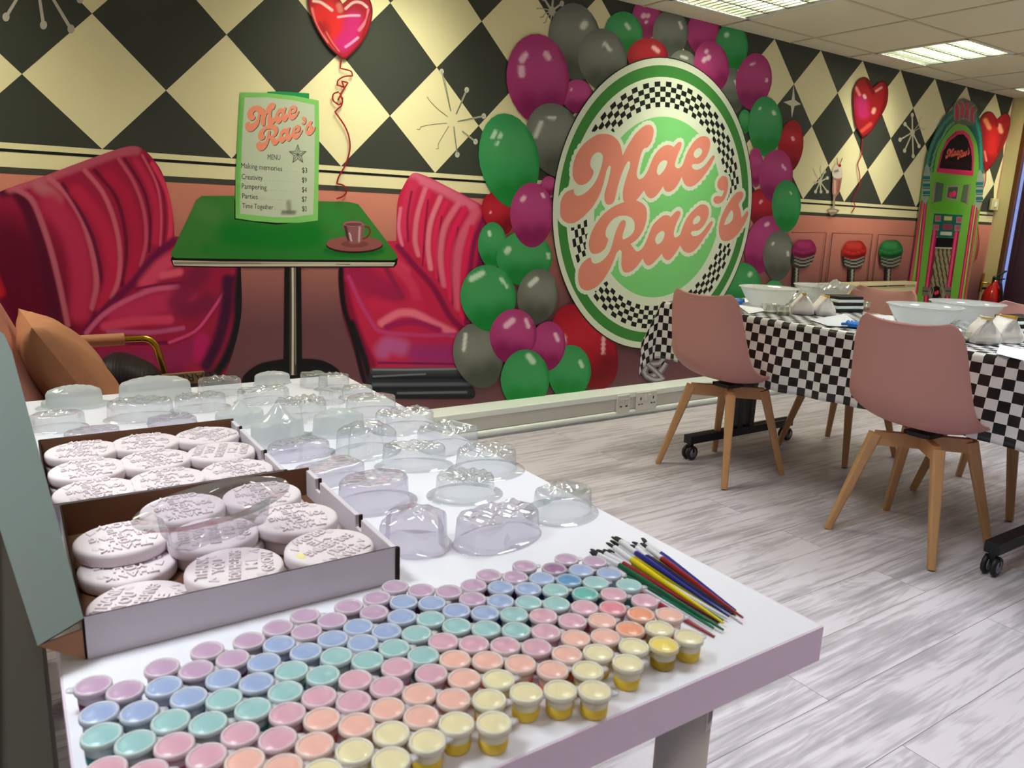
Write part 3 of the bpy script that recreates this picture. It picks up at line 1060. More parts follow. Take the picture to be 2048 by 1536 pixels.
def balloon(c, rx, ry, kind, rot=0, hl=(), tail=0.12, where='', mod=None):
    M = Mural()
    n = 26
    P = []
    r = math.radians(rot)

    def tf(x, y):
        return (c[0] + x * math.cos(r) - y * math.sin(r), c[1] + x * math.sin(r) + y * math.cos(r))
    for i in range(n):
        a = 2 * PI * i / n
        x, y = math.cos(a), math.sin(a)
        k = 1 - tail * max(0, y) ** 1.2      # narrower towards the knot
        P.append(tf(rx * x * k, ry * y))
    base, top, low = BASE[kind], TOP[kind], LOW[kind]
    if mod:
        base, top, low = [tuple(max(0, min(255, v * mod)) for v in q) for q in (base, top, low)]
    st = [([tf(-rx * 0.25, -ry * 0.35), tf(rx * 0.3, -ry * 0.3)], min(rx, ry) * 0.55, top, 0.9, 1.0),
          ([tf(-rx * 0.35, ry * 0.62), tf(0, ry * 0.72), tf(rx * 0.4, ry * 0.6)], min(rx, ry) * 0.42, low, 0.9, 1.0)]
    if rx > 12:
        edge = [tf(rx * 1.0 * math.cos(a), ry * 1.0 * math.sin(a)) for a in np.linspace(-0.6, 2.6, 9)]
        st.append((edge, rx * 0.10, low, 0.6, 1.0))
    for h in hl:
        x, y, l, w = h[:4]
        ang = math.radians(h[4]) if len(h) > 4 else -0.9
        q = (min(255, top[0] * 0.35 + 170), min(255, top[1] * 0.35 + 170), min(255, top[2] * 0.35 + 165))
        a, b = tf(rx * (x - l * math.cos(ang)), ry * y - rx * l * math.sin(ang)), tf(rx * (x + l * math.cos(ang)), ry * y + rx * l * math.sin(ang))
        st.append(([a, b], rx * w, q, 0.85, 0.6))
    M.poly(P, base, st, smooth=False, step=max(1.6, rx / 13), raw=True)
    M.build('painted_balloon', wall_back, 'painted %s balloon %s' % (WORD[kind], where))


H2 = [(-0.35, -0.55, 0.14, 0.07), (0.55, -0.4, 0.10, 0.06, 60)]
H3 = [(0.45, -0.5, 0.14, 0.08, 60)]
H4 = [(-0.3, -0.6, 0.05, 0.06), (-0.05, -0.62, 0.04, 0.06), (-0.15, -0.48, 0.04, 0.05)]
BL = [((1292, 36), 29, 42, 'm', 0, [(-0.2, -0.1, 0.04, 0.16), (0.1, -0.1, 0.04, 0.13), (-0.02, 0.2, 0.03, 0.1)], 'under the ceiling left of the grey one'),
      ((1405, 67), 33, 46, 'm', 0, [], 'under the ceiling behind the pink one'), ((1462, 95), 33, 50, 'g', 0, [(-0.3, -0.5, 0.02, 0.14)], 'under the ceiling at the top right'),
      ((1149, 84), 53, 78, 'y', -6, [(0.4, -0.4, 0.06, 0.12)], 'large and brownish at the top left of the arch'), ((1246, 67), 38, 44, 'g', -6, [(0.25, -0.3, 0.12, 0.1, 60)], 'at the top beside the brownish grey one'),
      ((1340, 67), 36, 47, 'y', 0, [(0.55, -0.35, 0.16, 0.08, 70)], 'under the ceiling above the red one'), ((1364, 130), 28, 30, 'y', 0, [(0.1, -0.5, 0.2, 0.1, 20)], 'pale, peeping over the sign'),
      ((1294, 114), 41, 38, 'r', 0, [(0.4, -0.4, 0.14, 0.1, 40)], 'resting on top of the sign'), ((1204, 120), 49, 63, 'y', -8, [(0.3, -0.35, 0.12, 0.07, 60), (0.15, -0.5, 0.06, 0.06)], 'at the upper left edge of the sign'),
      ((1465, 181), 23, 46, 'y', -6, [(0.3, -0.3, 0.2, 0.1, 70)], 'behind the pink one at the right'), ((1422, 133), 35, 52, 'm', -10, [(-0.1, -0.35, 0.04, 0.13), (-0.15, -0.6, 0.03, 0.1), (-0.35, -0.3, 0.06, 0.12)], 'bright pink at the upper right edge of the sign'),
      ((1506, 163), 36, 57, 'm', 8, [(-0.2, -0.6, 0.1, 0.06, -30), (0.7, -0.1, 0.05, 0.07, 80)], 'at the right below the green top one'), ((1488, 243), 13, 24, 'g', 0, [], 'a sliver behind the sign at the right'),
      ((1580, 293), 25, 53, 'r', 6, [(0.1, -0.3, 0.08, 0.12, 60)], 'at the outer right of the arch'), ((1529, 253), 34.5, 60, 'g', 0, [(-0.3, -0.6, 0.05, 0.06), (0.5, -0.45, 0.05, 0.1, 60)], 'large at the right over the red one'),
      ((1510, 335), 15, 40, 'm', 0, [], 'half hidden behind the sign edge at the right'), ((1520, 415), 26, 38, 'r', 0, [(0, -0.3, 0.08, 0.1)], 'low at the right edge of the sign'),
      ((1550, 352), 34, 53, 'm', 6, [(0.35, -0.4, 0.08, 0.06, 70), (0.5, -0.3, 0.06, 0.05, 70)], 'pink at the right above the lime green one'), ((1524, 490), 35, 60, 'm', 16, [(-0.1, -0.7, 0.06, 0.1)], 'low at the right behind the grey oval one'),
      ((1571, 412), 29.5, 52, 'g', 0, [(0.3, -0.5, 0.08, 0.06, 60)], 'lime green at the outer right'), ((1547, 572), 16, 12, 'g', 0, [], 'small sliver under the grey oval one'), ((1555, 511), 31, 51, 'y', 4, [(-0.4, -0.45, 0.04, 0.08), (0.6, -0.1, 0.1, 0.08, 80)], 'oval at the lower right end of the arch'),
      ((1483, 572), 38, 47, 'g', 0, [(0.4, -0.5, 0.04, 0.1)], 'low behind the bowls'),
      ((1153, 193), 31, 34, 'm', 0, [(-0.4, -0.4, 0.04, 0.06)], 'small at the left of the sign top'), ((1074, 159), 63, 91, 'm', -4, [(-0.4, -0.5, 0.1, 0.09, -50), (0.35, -0.5, 0.08, 0.08, 60), (-0.5, -0.2, 0.1, 0.1, 90)], 'largest, at the upper left of the arch'),
      ((1096, 372), 16, 20, 'm', 0, [], 'tiny sliver beside the sign'), ((1108, 281), 57, 76, 'y', -16, [(-0.45, -0.4, 0.25, 0.07, -50), (0.1, -0.6, 0.1, 0.06, 20)], 'large between the sign and the green one'), ((994, 428), 30, 44, 'r', -24, [(-0.4, -0.2, 0.04, 0.06)], 'small behind the big green one'),
      ((1017, 322), 60, 96, 'g', -10, [(-0.35, -0.6, 0.1, 0.06, -50), (-0.15, -0.55, 0.06, 0.05, -50), (-0.3, -0.4, 0.05, 0.05)], 'largest, at the middle left of the arch'), ((983, 490), 29, 46, 'g', 0, [(-0.2, -0.5, 0.1, 0.12, 80)], 'small at the left behind its bigger neighbour'),
      ((1047, 517), 56, 55, 'g', 0, [(-0.6, -0.3, 0.05, 0.1), (0.85, -0.1, 0.05, 0.06, 80)], 'under the pink one at the left'), ((1062, 430), 44, 65, 'm', 0, [(-0.4, -0.5, 0.06, 0.1), (0.5, -0.6, 0.06, 0.07, 60)], 'pink at the left of the sign'),
      ((1073, 593), 41, 56, 'y', 8, [(-0.3, -0.5, 0.2, 0.12, -50)], 'mid grey at the lower left of the sign'), ((1169, 693), 60, 92, 'r', -28, [(-0.5, -0.35, 0.1, 0.05, -60), (0.55, 0.15, 0.25, 0.05, -60)], 'large and deep, low behind the sign'),
      ((955, 711), 50, 66, 'y', -14, [(-0.4, -0.5, 0.3, 0.07, -70)], 'large at the foot of the arch beside the bench'), ((975, 596), 56, 67, 'g', -8, [(-0.3, -0.7, 0.22, 0.1, -20), (0.62, -0.4, 0.2, 0.05, 60)], 'round with a pale glint at the lower left'),
      ((1137, 745), 43, 56, 'g', 6, [(0.5, -0.35, 0.12, 0.08, 60)], 'pale at the foot beside the deep red one'), ((1093, 692), 36, 50, 'm', 6, [(0.45, -0.4, 0.18, 0.1, 60)], 'small at the foot of the arch'),
      ((1024, 672), 47, 55, 'm', 10, [(-0.25, -0.45, 0.18, 0.12, -50), (0.5, -0.55, 0.15, 0.08, 60)], 'round with a glint at the foot of the arch'), ((1048, 760), 49, 62, 'g', 2, [(0.2, -0.7, 0.14, 0.12, 50)], 'lowest, standing on the trunking')]
CLIPY = None
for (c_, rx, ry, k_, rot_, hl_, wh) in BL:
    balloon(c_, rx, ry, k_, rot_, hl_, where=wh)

# knotted grey streamer under the sign
M = conv_sc(900, 400, 0.3535)
for l, w_ in (([(1080, 840), (1110, 870), (1170, 850), (1215, 870), (1180, 920), (1120, 930), (1090, 970), (1120, 1000), (1180, 970), (1215, 920)], 36), ([(1130, 880), (1110, 920), (1150, 960), (1200, 1010), (1150, 1015), (1100, 990)], 30)):
    M.line(l, w_, (108, 98, 106))
    M.line(l, w_ * 0.45, (156, 150, 158))
M.build('painted_streamer_knot', wall_back, 'painted grey knotted streamer under the round sign')

# ---- the round sign
GAIN = np.array([1.0, 1.0, 1.0])
LC = np.array([12.36, -0.50])


def ell(rx, ry, n=96):
    a = np.linspace(0, 2 * PI, n, endpoint=False)
    return np.c_[LC[0] + rx * np.cos(a), LC[1] + ry * np.sin(a)]


WHT = (226, 236, 214)
M = Mural()
M.poly(ell(3.40, 3.545), (24, 40, 26), smooth=False, unit=True, raw=True)
M.poly(ell(3.372, 3.52), WHT, smooth=False, unit=True, raw=True)
M.poly(ell(3.24, 3.36), (64, 138, 62), smooth=False, unit=True, raw=True)
M.poly(ell(2.99, 3.10), WHT, smooth=False, unit=True, raw=True)
NCH, rows_ = 96, 5
V, Fc = [], []
for r_ in range(rows_):
    for i in range(NCH):
        if (i + r_) % 2:
            continue
        f0, f1 = r_ / rows_, (r_ + 1) / rows_
        a0, a1 = 2 * PI * i / NCH, 2 * PI * (i + 1) / NCH
        k = len(V)
        for f_, a_ in ((f0, a0), (f1, a0), (f1, a1), (f0, a1)):
            rx_, ry_ = 2.39 + (2.87 - 2.39) * f_, 2.42 + (3.0 - 2.42) * f_
            V.append((LC[0] + rx_ * math.cos(a_), LC[1] + ry_ * math.sin(a_)))
        Fc.append((k, k + 1, k + 2, k + 3))
M.put(np.array(V), Fc, np.tile(lin((20, 20, 20)), (len(V), 1)), unit=True)
M.poly(ell(2.17, 2.2), (128, 212, 128), smooth=False, unit=True, raw=True)
sign = M.build('painted_round_sign', wall_back, 'painted round green and white sign with chequered ring')
M = Mural()
idt = lambda P: np.asarray(P, float)
lettering(M, idt, idt, SALMON, halo=0.0245, halorgb=WHT)
M.build('sign_lettering', sign, 'coral script lettering on the round sign')

# ---- foil heart balloons with ribbons
def heart(conv, out, strokes, rib, where, base=(160, 18, 30), rw=4.0, step=5):
    M = conv_sc(*conv)
    for r_ in rib:
        M.line(r_, rw, (150, 26, 30))
    M.poly(out, (110, 8, 20), smooth=True)
    cx_, cy_ = np.mean(np.asarray(out, float), axis=0)
    inn = [(cx_ + (x - cx_) * 0.95, cy_ + (y - cy_) * 0.95) for x, y in out]
    M.poly(inn, base, strokes, step=step)
    M.build('painted_heart_balloon', wall_back, where)


heart((400, 0, 0.3047), [(925, 390), (885, 355), (830, 300), (760, 190), (718, 90), (703, 20), (708, -60), (760, -110), (840, -90), (900, -20), (930, 28), (975, -10), (1030, -50), (1095, -20), (1125, 50), (1122, 130), (1095, 215), (1050, 290), (960, 385)],
      [([(760, 100), (830, 60), (900, 170), (900, 260)], 60, (214, 34, 34)), ([(1000, 130), (980, 220), (930, 290)], 55, (190, 30, 110)),
       ([(740, 10), (790, 20), (860, 70)], 9, (246, 200, 190)), ([(950, 60), (1000, 20), (1050, 20), (1090, 50)], 8, (246, 190, 190)), ([(900, 115), (980, 105), (1040, 105)], 7, (236, 170, 190)),
       ([(1100, 70), (1090, 130), (1040, 200)], 10, (230, 120, 140)), ([(820, 220), (860, 290), (900, 340)], 10, (226, 120, 110)), ([(1030, 250), (980, 290), (950, 310)], 8, (240, 150, 190)),
       ([(730, 60), (760, 170), (830, 280)], 8, (230, 110, 110)), ([(905, 40), (915, 70)], 18, (200, 110, 100)), ([(1115, 60), (1060, 250)], 7, (140, 10, 20)), ([(780, 150), (850, 280), (920, 370)], 6, (150, 14, 24))],
      [[(920, 395), (915, 450), (985, 470), (995, 500), (940, 505), (900, 530), (895, 560), (940, 575), (925, 535), (965, 545), (930, 600), (900, 660)], [(905, 605), (870, 620), (868, 660), (905, 690), (930, 670), (910, 610)],
       [(930, 640), (925, 690), (900, 715), (880, 735), (905, 770), (945, 830), (972, 900), (978, 980), (950, 1080), (905, 1160), (892, 1205), (940, 1220), (955, 1260), (930, 1290), (890, 1305)]],
      'large painted red foil heart balloon above the diner table', rw=10)
heart((1300, 0, 0.3652), [(1157, 755), (1120, 690), (1105, 600), (1105, 500), (1130, 440), (1165, 422), (1195, 440), (1215, 482), (1250, 450), (1280, 450), (1297, 490), (1290, 570), (1250, 650), (1195, 730)],
      [([(1150, 560), (1160, 620)], 32, (196, 40, 104)), ([(1120, 480), (1140, 520)], 8, (236, 130, 130)), ([(1230, 500), (1260, 480)], 6, (236, 160, 150)), ([(1220, 600), (1215, 615)], 10, (240, 170, 150)), ([(1165, 525), (1170, 535)], 8, (240, 190, 190)),
       ([(1180, 440), (1215, 510)], 9, (120, 10, 20)), ([(1285, 500), (1270, 590), (1220, 690)], 8, (130, 10, 20)), ([(1150, 720), (1200, 680)], 10, (214, 80, 70))],
      [[(1157, 760), (1150, 850), (1130, 900), (1140, 950), (1140, 1010), (1105, 1090), (1115, 1130), (1095, 1165)]], 'painted red foil heart balloon between the arch and the jukebox', rw=5, step=5)
heart((1300, 0, 0.3652), [(1832, 945), (1805, 850), (1795, 740), (1800, 660), (1830, 615), (1865, 615), (1893, 652), (1930, 622), (1955, 625), (1967, 660), (1955, 730), (1920, 820), (1870, 900)],
      [([(1870, 720), (1860, 820)], 30, (206, 34, 34)), ([(1830, 660), (1850, 700)], 12, (240, 140, 90)), ([(1905, 690), (1915, 720)], 12, (236, 150, 120)), ([(1825, 830), (1835, 880)], 5, (236, 130, 110)), ([(1950, 700), (1900, 830)], 8, (130, 14, 14)), ([(1890, 650), (1893, 690)], 8, (150, 14, 14))],
      [[(1832, 945), (1830, 990), (1815, 1040), (1800, 1090), (1810, 1120), (1790, 1180), (1788, 1260), (1795, 1330), (1780, 1420)]], 'painted red foil heart balloon right of the jukebox', rw=5, step=5)

# ---- milkshake
M = conv_sc(1300, 0, 0.3652)
M.poly([(994, 965), (1046, 965), (1030, 1050), (1008, 1085), (1005, 1130), (992, 1130), (998, 1085), (990, 1050)], (176, 120, 106), [([(1005, 990), (1005, 1060)], 4, (226, 190, 170)), ([(1030, 990), (1022, 1050)], 5, (140, 80, 74))], step=7)
M.poly([(958, 1150), (985, 1138), (1030, 1150), (1020, 1165), (985, 1182)], (150, 130, 110), [([(975, 1155), (1010, 1155)], 5, (220, 206, 180))], step=7)
M.line([(1000, 1075), (998, 1145)], 9, (170, 156, 132))
M.poly([(992, 965), (995, 925), (1015, 900), (1040, 915), (1048, 945), (1044, 970), (1020, 978)], (222, 212, 198), [([(1005, 940), (1020, 935)], 6, (110, 96, 90))], step=7)
M.disc((1031, 907), 9, (176, 20, 26), 9)
M.line([(1018, 905), (1016, 865)], 4, (130, 70, 50))
M.line([(1032, 900), (1046, 865)], 4, (130, 70, 50))
M.build('painted_milkshake', wall_back, 'painted milkshake glass with cherry and straws')

# ---- panelled counter and stools
M = conv_sc(1500, 400, 0.2676)
for P in ([(300, 242), (562, 245), (516, 640)], [(562, 640), (606, 246), (905, 256), (862, 640)], [(900, 640), (950, 258), (1240, 272)]):
    M.line(P, 5, (40, 30, 26), smooth=False)
M.build('painted_counter_panels', wall_back, 'painted counter front with outlined panels')
for (cx, cy, tc, hc, lc, w_) in ((395, 360, (146, 26, 84), (176, 50, 112), (96, 10, 52), 'magenta'), (770, 368, (170, 26, 22), (198, 60, 50), (100, 8, 10), 'red'), (1043, 365, (30, 112, 52), (60, 146, 84), (10, 60, 30), 'green')):
    M = conv_sc(1500, 400, 0.2676)
    rx, ry = 88, 60
    s1 = 1.0 if w_ != 'magenta' else 1.05
    px_ = cx - (60 if w_ == 'magenta' else 20)
    M.poly([(px_ - 22, cy + 140), (px_ + 24, cy + 140), (px_ + 14, cy + 290), (px_ - 30, cy + 290)], (24, 24, 22), [([(px_ + 6, cy + 140), (px_ - 2, cy + 290)], 6, (186, 184, 170))], smooth=False, step=12)
    sk = -28 if w_ == 'magenta' else -4
    M.poly([(cx - rx * 0.95 + sk * 0.2, cy + 20), (cx + rx * 0.95, cy + 20), (cx + rx * 0.78 + sk * 0.4, cy + 110), (cx + sk * 0.7, cy + 150), (cx - rx * 0.86 + sk * 0.7, cy + 120)], (40, 38, 34),
           [([(cx - rx * 0.8, cy + 62 + 25 * j), (cx + sk * 0.3, cy + 80 + 25 * j), (cx + rx * 0.8, cy + 55 + 25 * j)], 4, (166, 164, 150)) for j in range(3)], step=8)
    M.poly([(cx - rx, cy - 5), (cx - rx * 0.6, cy - ry * 0.95), (cx, cy - ry * 1.05), (cx + rx * 0.6, cy - ry), (cx + rx, cy - 10), (cx + rx * 0.95, cy + 40), (cx + rx * 0.4, cy + 66), (cx - rx * 0.3, cy + 76), (cx - rx * 0.95, cy + 50)], tc,
           [([(cx - rx * 0.4, cy - 30), (cx + rx * 0.3, cy - 25)], 26, hc), ([(cx - rx * 0.8, cy + 45), (cx, cy + 58), (cx + rx * 0.8, cy + 40)], 12, lc), ([(cx - rx * 0.9, cy + 8), (cx - 10, cy + 28), (cx + rx * 0.9, cy + 5)], 3, hc)], step=9)
    M.build('painted_bar_stool', wall_back, 'painted bar stool with round %s seat on a chrome post' % w_)

# ---- jukebox   (crop 1780,180  scale .2994)
M = conv_sc(1780, 180, 0.2994)
TEAL, JG, JP = (24, 96, 88), (112, 176, 62), (214, 44, 96)
M.poly([(150, 1500), (110, 1350), (190, 740), (215, 545), (240, 430), (290, 290), (360, 170), (430, 110), (520, 110), (570, 150), (600, 260), (610, 400), (612, 560), (600, 760), (500, 1400), (480, 1500)], JG, smooth=False,
       strokes=[([(330, 640), (330, 760), (420, 800)], 60, (92, 170, 44))], step=22)
M.poly([(215, 545), (235, 430), (290, 290), (350, 180), (420, 130), (520, 120), (575, 160), (600, 260), (612, 420), (615, 560), (585, 560), (580, 430), (560, 330), (500, 240), (430, 230), (370, 290), (310, 400), (280, 550)], TEAL,
       [([(232, 545), (260, 400), (340, 240), (420, 160)], 7, (80, 146, 120)), ([(262, 545), (300, 390), (380, 250), (420, 215)], 6, (120, 176, 100)), ([(250, 545), (290, 380), (370, 240)], 5, (12, 62, 62)), ([(560, 190), (595, 330), (600, 540)], 7, (60, 150, 130))], step=12)
for (P, w_) in (([(205, 740), (120, 1300), (100, 1500)], 16), ([(228, 740), (170, 1300), (140, 1500)], 24), ([(548, 770), (455, 1400), (440, 1500)], 22), ([(575, 780), (490, 1400), (470, 1500)], 14)):
    M.line(P, w_, (150, 16, 62), smooth=False)
    M.line([(x + 1, y) for x, y in P], w_ * 0.5, (232, 70, 118), smooth=False)
M.line([(216, 740), (145, 1300), (120, 1500)], 6, (186, 176, 100), smooth=False)
M.line([(563, 770), (472, 1400), (458, 1500)], 6, (196, 186, 110), smooth=False)
# window with the name
M.poly([(300, 550), (330, 420), (370, 330), (430, 275), (480, 268), (520, 300), (545, 370), (552, 460), (545, 575)], JP, [([(300, 540), (350, 360), (430, 285)], 5, (150, 20, 60))], smooth=False, step=14)
M.poly([(318, 522), (345, 410), (390, 340), (440, 300), (480, 295), (510, 330), (532, 400), (538, 470), (535, 540), (420, 530)], (12, 8, 8), smooth=False, strokes=[([(360, 480), (500, 500)], 20, (44, 16, 12))], step=18)
# side lamps
for (bx, by, s_) in ((235, 520, 1), (590, 560, 0.95)):
    M.poly([(bx - 14, by), (bx, by - 30), (bx + 20, by), (bx + 26, by + 60), (bx + 14, by + 200), (bx - 8, by + 245), (bx - 36, by + 200), (bx - 20, by + 60)], (150, 164, 152), smooth=False)
    for j in range(3):
        M.line([(bx - 26, by + 66 + 50 * j), (bx + 22, by + 66 + 50 * j)], 22, (26, 110, 112), smooth=False)
        M.line([(bx - 26, by + 86 + 50 * j), (bx + 22, by + 86 + 50 * j)], 6, (60, 70, 66), smooth=False)
# crown
M.poly([(410, 110), (430, 80), (480, 55), (540, 80), (575, 125), (565, 180), (550, 240), (480, 235), (415, 215)], (104, 100, 88), smooth=False)
for x_, y_, w_ in ((436, 140, 24), (470, 125, 22), (505, 130, 20), (540, 150, 20)):
    M.line([(x_, y_ - 45), (x_ + 2, y_ + 60)], w_, (196, 44, 84))
for P in ([(420, 200), (425, 100), (450, 70)], [(450, 210), (455, 120), (440, 90)], [(480, 200), (490, 120), (470, 70)], [(520, 210), (525, 130), (560, 100)], [(550, 220), (552, 160), (572, 130)], [(450, 200), (490, 190), (530, 215)]):
    M.line(P, 6, (142, 140, 122))
# side windows, cherry
M.poly([(288, 612), (350, 625), (335, 740), (268, 755)], (78, 96, 80), smooth=False)
M.line([(292, 612), (275, 750)], 14, (150, 130, 118), smooth=False)
M.poly([(480, 635), (530, 628), (512, 765), (460, 745)], (90, 108, 80), smooth=False)
M.line([(524, 632), (506, 760)], 14, (156, 130, 118), smooth=False)
M.poly([(370, 638), (455, 636), (440, 740), (358, 725)], (150, 146, 128), smooth=False)
M.poly([(380, 650), (445, 648), (432, 730), (370, 716)], (74, 86, 74), smooth=False)
M.disc((398, 700), 13, (226, 40, 96), 17)
M.disc((418, 692), 14, (236, 50, 110), 20)
M.line([(405, 680), (415, 655), (425, 670)], 8, (36, 100, 40))
# selector panel
M.poly([(285, 825), (475, 835), (460, 940), (425, 985), (310, 985), (275, 930)], (20, 92, 84), smooth=False)
for (x_, y_) in ((312, 858), (453, 868), (298, 918), (442, 922)):
    M.poly([(x_ - 20, y_ - 22), (x_ + 20, y_ - 20), (x_ + 17, y_ + 22), (x_ - 22, y_ + 20)], (124, 134, 124), smooth=False)
    M.poly([(x_ - 15, y_ - 14), (x_ + 15, y_ - 12), (x_ + 12, y_ + 12), (x_ - 16, y_ + 10)], (196, 70, 96), smooth=False)
M.poly([(352, 842), (405, 845), (403, 872), (350, 870)], (190, 186, 110), smooth=False)
M.poly([(345, 893), (408, 897), (403, 935), (340, 930)], (140, 60, 82), smooth=False)
M.poly([(328, 945), (405, 948), (402, 972), (325, 968)], (196, 196, 170), smooth=False)
# speaker grille
M.poly([(300, 985), (420, 988), (415, 1050), (290, 1048)], (12, 8, 8), smooth=False)
M.poly([(290, 1052), (405, 1055), (395, 1130), (360, 1400), (250, 1400), (262, 1180)], (84, 74, 46), smooth=False)
for j in range(7):
    for i in range(4):
        x_ = 300 + i * 28 - j * 6 + (14 if j % 2 else 0)
        y_ = 1085 + j * 46
        M.poly([(x_ - 11, y_), (x_, y_ - 36), (x_ + 11, y_), (x_ - 2, y_ + 36)], (150, 142, 108), smooth=False)
M.line([(290, 1053), (405, 1057)], 9, (186, 182, 160), smooth=False)
for P in ([(290, 935), (240, 1300), (225, 1480)], [(437, 945), (385, 1300), (365, 1480)]):
    M.line(P, 34, (160, 24, 74), smooth=False)
    M.line([(x - 3, y) for x, y in P], 15, (228, 70, 118), smooth=False)
for x_, y_ in ((228, 1340), (378, 1340)):
    M.poly([(x_ - 22, y_ - 28), (x_ + 20, y_ - 24), (x_ + 18, y_ + 34), (x_ - 24, y_ + 34)], (116, 112, 100), smooth=False)
    M.line([(x_ - 20, y_), (x_ + 18, y_ + 4)], 7, (50, 50, 46), smooth=False)
M.disc((300, 1350), 34, (20, 12, 12), 42)
for P in ([(265, 1300), (250, 1350), (262, 1410)], [(340, 1300), (355, 1350), (345, 1410)], [(262, 1400), (280, 1330), (258, 1295)], [(345, 1400), (325, 1330), (350, 1295)]):
    M.line(P, 7, (130, 128, 112))
M.disc((294, 1356), 9, (226, 50, 96), 13)
M.disc((308, 1350), 9, (226, 50, 96), 13)
juke = M.build('painted_jukebox', wall_back, 'painted green jukebox with pink columns and teal arch')
fm = affine([(1118, 440), (1427, 440), (1118, 249), (1427, 249)], [(1887, 317), (1914, 320), (1889, 294), (1915.5, 298)])
fr = affine([(1154, 580), (1494, 580), (1154, 383), (1494, 383)], [(1911, 320), (1935, 322), (1913, 296), (1937, 300)])
M = Mural()
lettering(M, fm, fr, (236, 100, 84))
M.build('jukebox_lettering', juke, 'coral script lettering in the jukebox window')

# ============================================================ FIXED THINGS OF THE ROOM
m_white = mat('white trunking plastic', (240, 250, 248), 0.35)
m_trunk_face = mat('trunking cover', (206, 206, 202), 0.45)
t = MB()
t.box(((XL + XR - 0.06) / 2, -0.075, 0.1355), (XR - XL - 0.06, 0.15, 0.034))
o = t.build('trim_1', m_white, bevel=0.004)
tag(o, kind='structure')
MB().box(((XL + XR - 0.06) / 2, -0.0735, 0.083), (XR - XL - 0.08, 0.147, 0.071)).build('cover_strip', m_trunk_face, o)
t = MB()
t.tube([(XL + 0.01, -0.138, 0.028), (XR - 0.08, -0.138, 0.028)], 0.0175, 16)
t.box(((XL + XR - 0.06) / 2, -0.07, 0.022), (XR - XL - 0.08, 0.138, 0.044))
o = t.build('baseboard_back', m_white)
tag(o, kind='structure')

# sockets on the trunking
m_sock = mat('socket white', (222, 224, 220), 0.3)
m_slot = mat('socket slot', (46, 46, 46), 0.6)


def socket(x, w, z, h, kind):
    e = empty(kind, (x, -0.147, z), 'white double power socket on the skirting trunking' if kind == 'power_socket' else 'white data outlet plate left of the double socket', 'socket')
    MB().box((0, -0.006, 0), (w, 0.012, h)).build('face_plate', m_sock, e, bevel=0.003)
    if kind == 'power_socket':
        for s in (-1, 1):
            MB().box((s * w * 0.10, -0.014, h * 0.18), (w * 0.1, 0.006, h * 0.3)).build('rocker_switch', m_sock, e, bevel=0.002)
            m = MB()
            for (a, b, c_, d) in ((0, 0.14, 0.05, 0.14), (-0.07, -0.16, 0.08, 0.05), (0.07, -0.16, 0.08, 0.05)):
                MB().box((s * w * 0.31 + a * w, -0.0125, b * h), (c_ * w, 0.002, d * h)).build('pin_hole', m_slot, e)
    else:
        for s in (-1, 1):
            MB().box((s * w * 0.2, -0.013, h * 0.12), (w * 0.3, 0.004, h * 0.3)).build('data_port', m_trunk_face, e, bevel=0.001)
            MB().box((s * w * 0.22, -0.0125, -h * 0.14), (w * 0.16, 0.002, h * 0.07)).build('port_slot', m_slot, e)
    return e


socket(2.642, 0.10, 0.088, 0.108, 'data_outlet')
socket(2.828, 0.165, 0.090, 0.112, 'power_socket')

# ceiling troffers
m_louvre = mat('bright aluminium louvre', (176, 180, 172), 0.3, 1.0)
m_housing = mat('troffer white housing', (225, 225, 218), 0.4)
m_tubelamp = mat('lit fluorescent tube', (255, 255, 240), 0.4, emis=(255, 250, 225), estr=1.6)


def troffer(x, y, label, full):
    e = empty('ceiling_light', (x, y, CZ), label, 'ceiling light', 'recessed louvred ceiling lights')
    hx, hy, d = TX / 2, TY / 2, 0.09
    h = MB()
    h.box((0, 0, d + 0.004), (2 * hx - 0.01, 2 * hy - 0.01, 0.008))
    for s in (-1, 1):
        h.box((s * (hx - 0.008), 0, d / 2), (0.016, 2 * hy, d))
        h.box((0, s * (hy - 0.008), d / 2), (2 * hx, 0.016, d))
    h.build('housing', m_housing, e)
    fr = MB()
    for s in (-1, 1):
        fr.box((s * (hx - 0.012), 0, -0.002), (0.024, 2 * hy, 0.006))
        fr.box((0, s * (hy - 0.012), -0.002), (2 * hx, 0.024, 0.006))
    fr.build('frame', m_housing, e)
    l = MB()
    n = 13 if full else 5
    for i in range(n):
        xx = -hx + 0.02 + (2 * hx - 0.04) * (i + 0.5) / n
        vs = [(xx - 0.006, -hy + 0.016, 0.0), (xx + 0.006, -hy + 0.016, 0.0), (xx, -hy + 0.016, 0.048)]
        vs += [(a, hy - 0.016, b) for a, _, b in vs]
        l.add(vs, [(0, 1, 4, 3), (1, 2, 5, 4), (2, 0, 3, 5)])
    for j in range(5):
        yy = -hy + 0.018 + (2 * hy - 0.036) * j / 4
        l.box((0, yy, 0.022), (2 * hx - 0.034, 0.012, 0.044))
    l.build('louvre', m_louvre, e)
    for j in range(4):
        yy = -hy + 0.02 + (2 * hy - 0.04) * (j + 0.5) / 4
        MB().tube([(-hx + 0.03, yy, 0.06), (hx - 0.03, yy, 0.06)], 0.008, 8).build('fluorescent_tube', m_tubelamp, e)
    return e


tl = {(3.03, -0.495): 'nearest louvred ceiling light, cut by the top edge above the round sign', (4.95, -0.495): 'louvred ceiling light over the far tables, whole in view', (6.86, -0.495): 'farthest louvred ceiling light, a sliver at the right edge above the jukebox'}
for (x, y) in TROF:
    troffer(x, y, tl.get((x, y), 'louvred ceiling light outside the view'), (x, y) in tl)

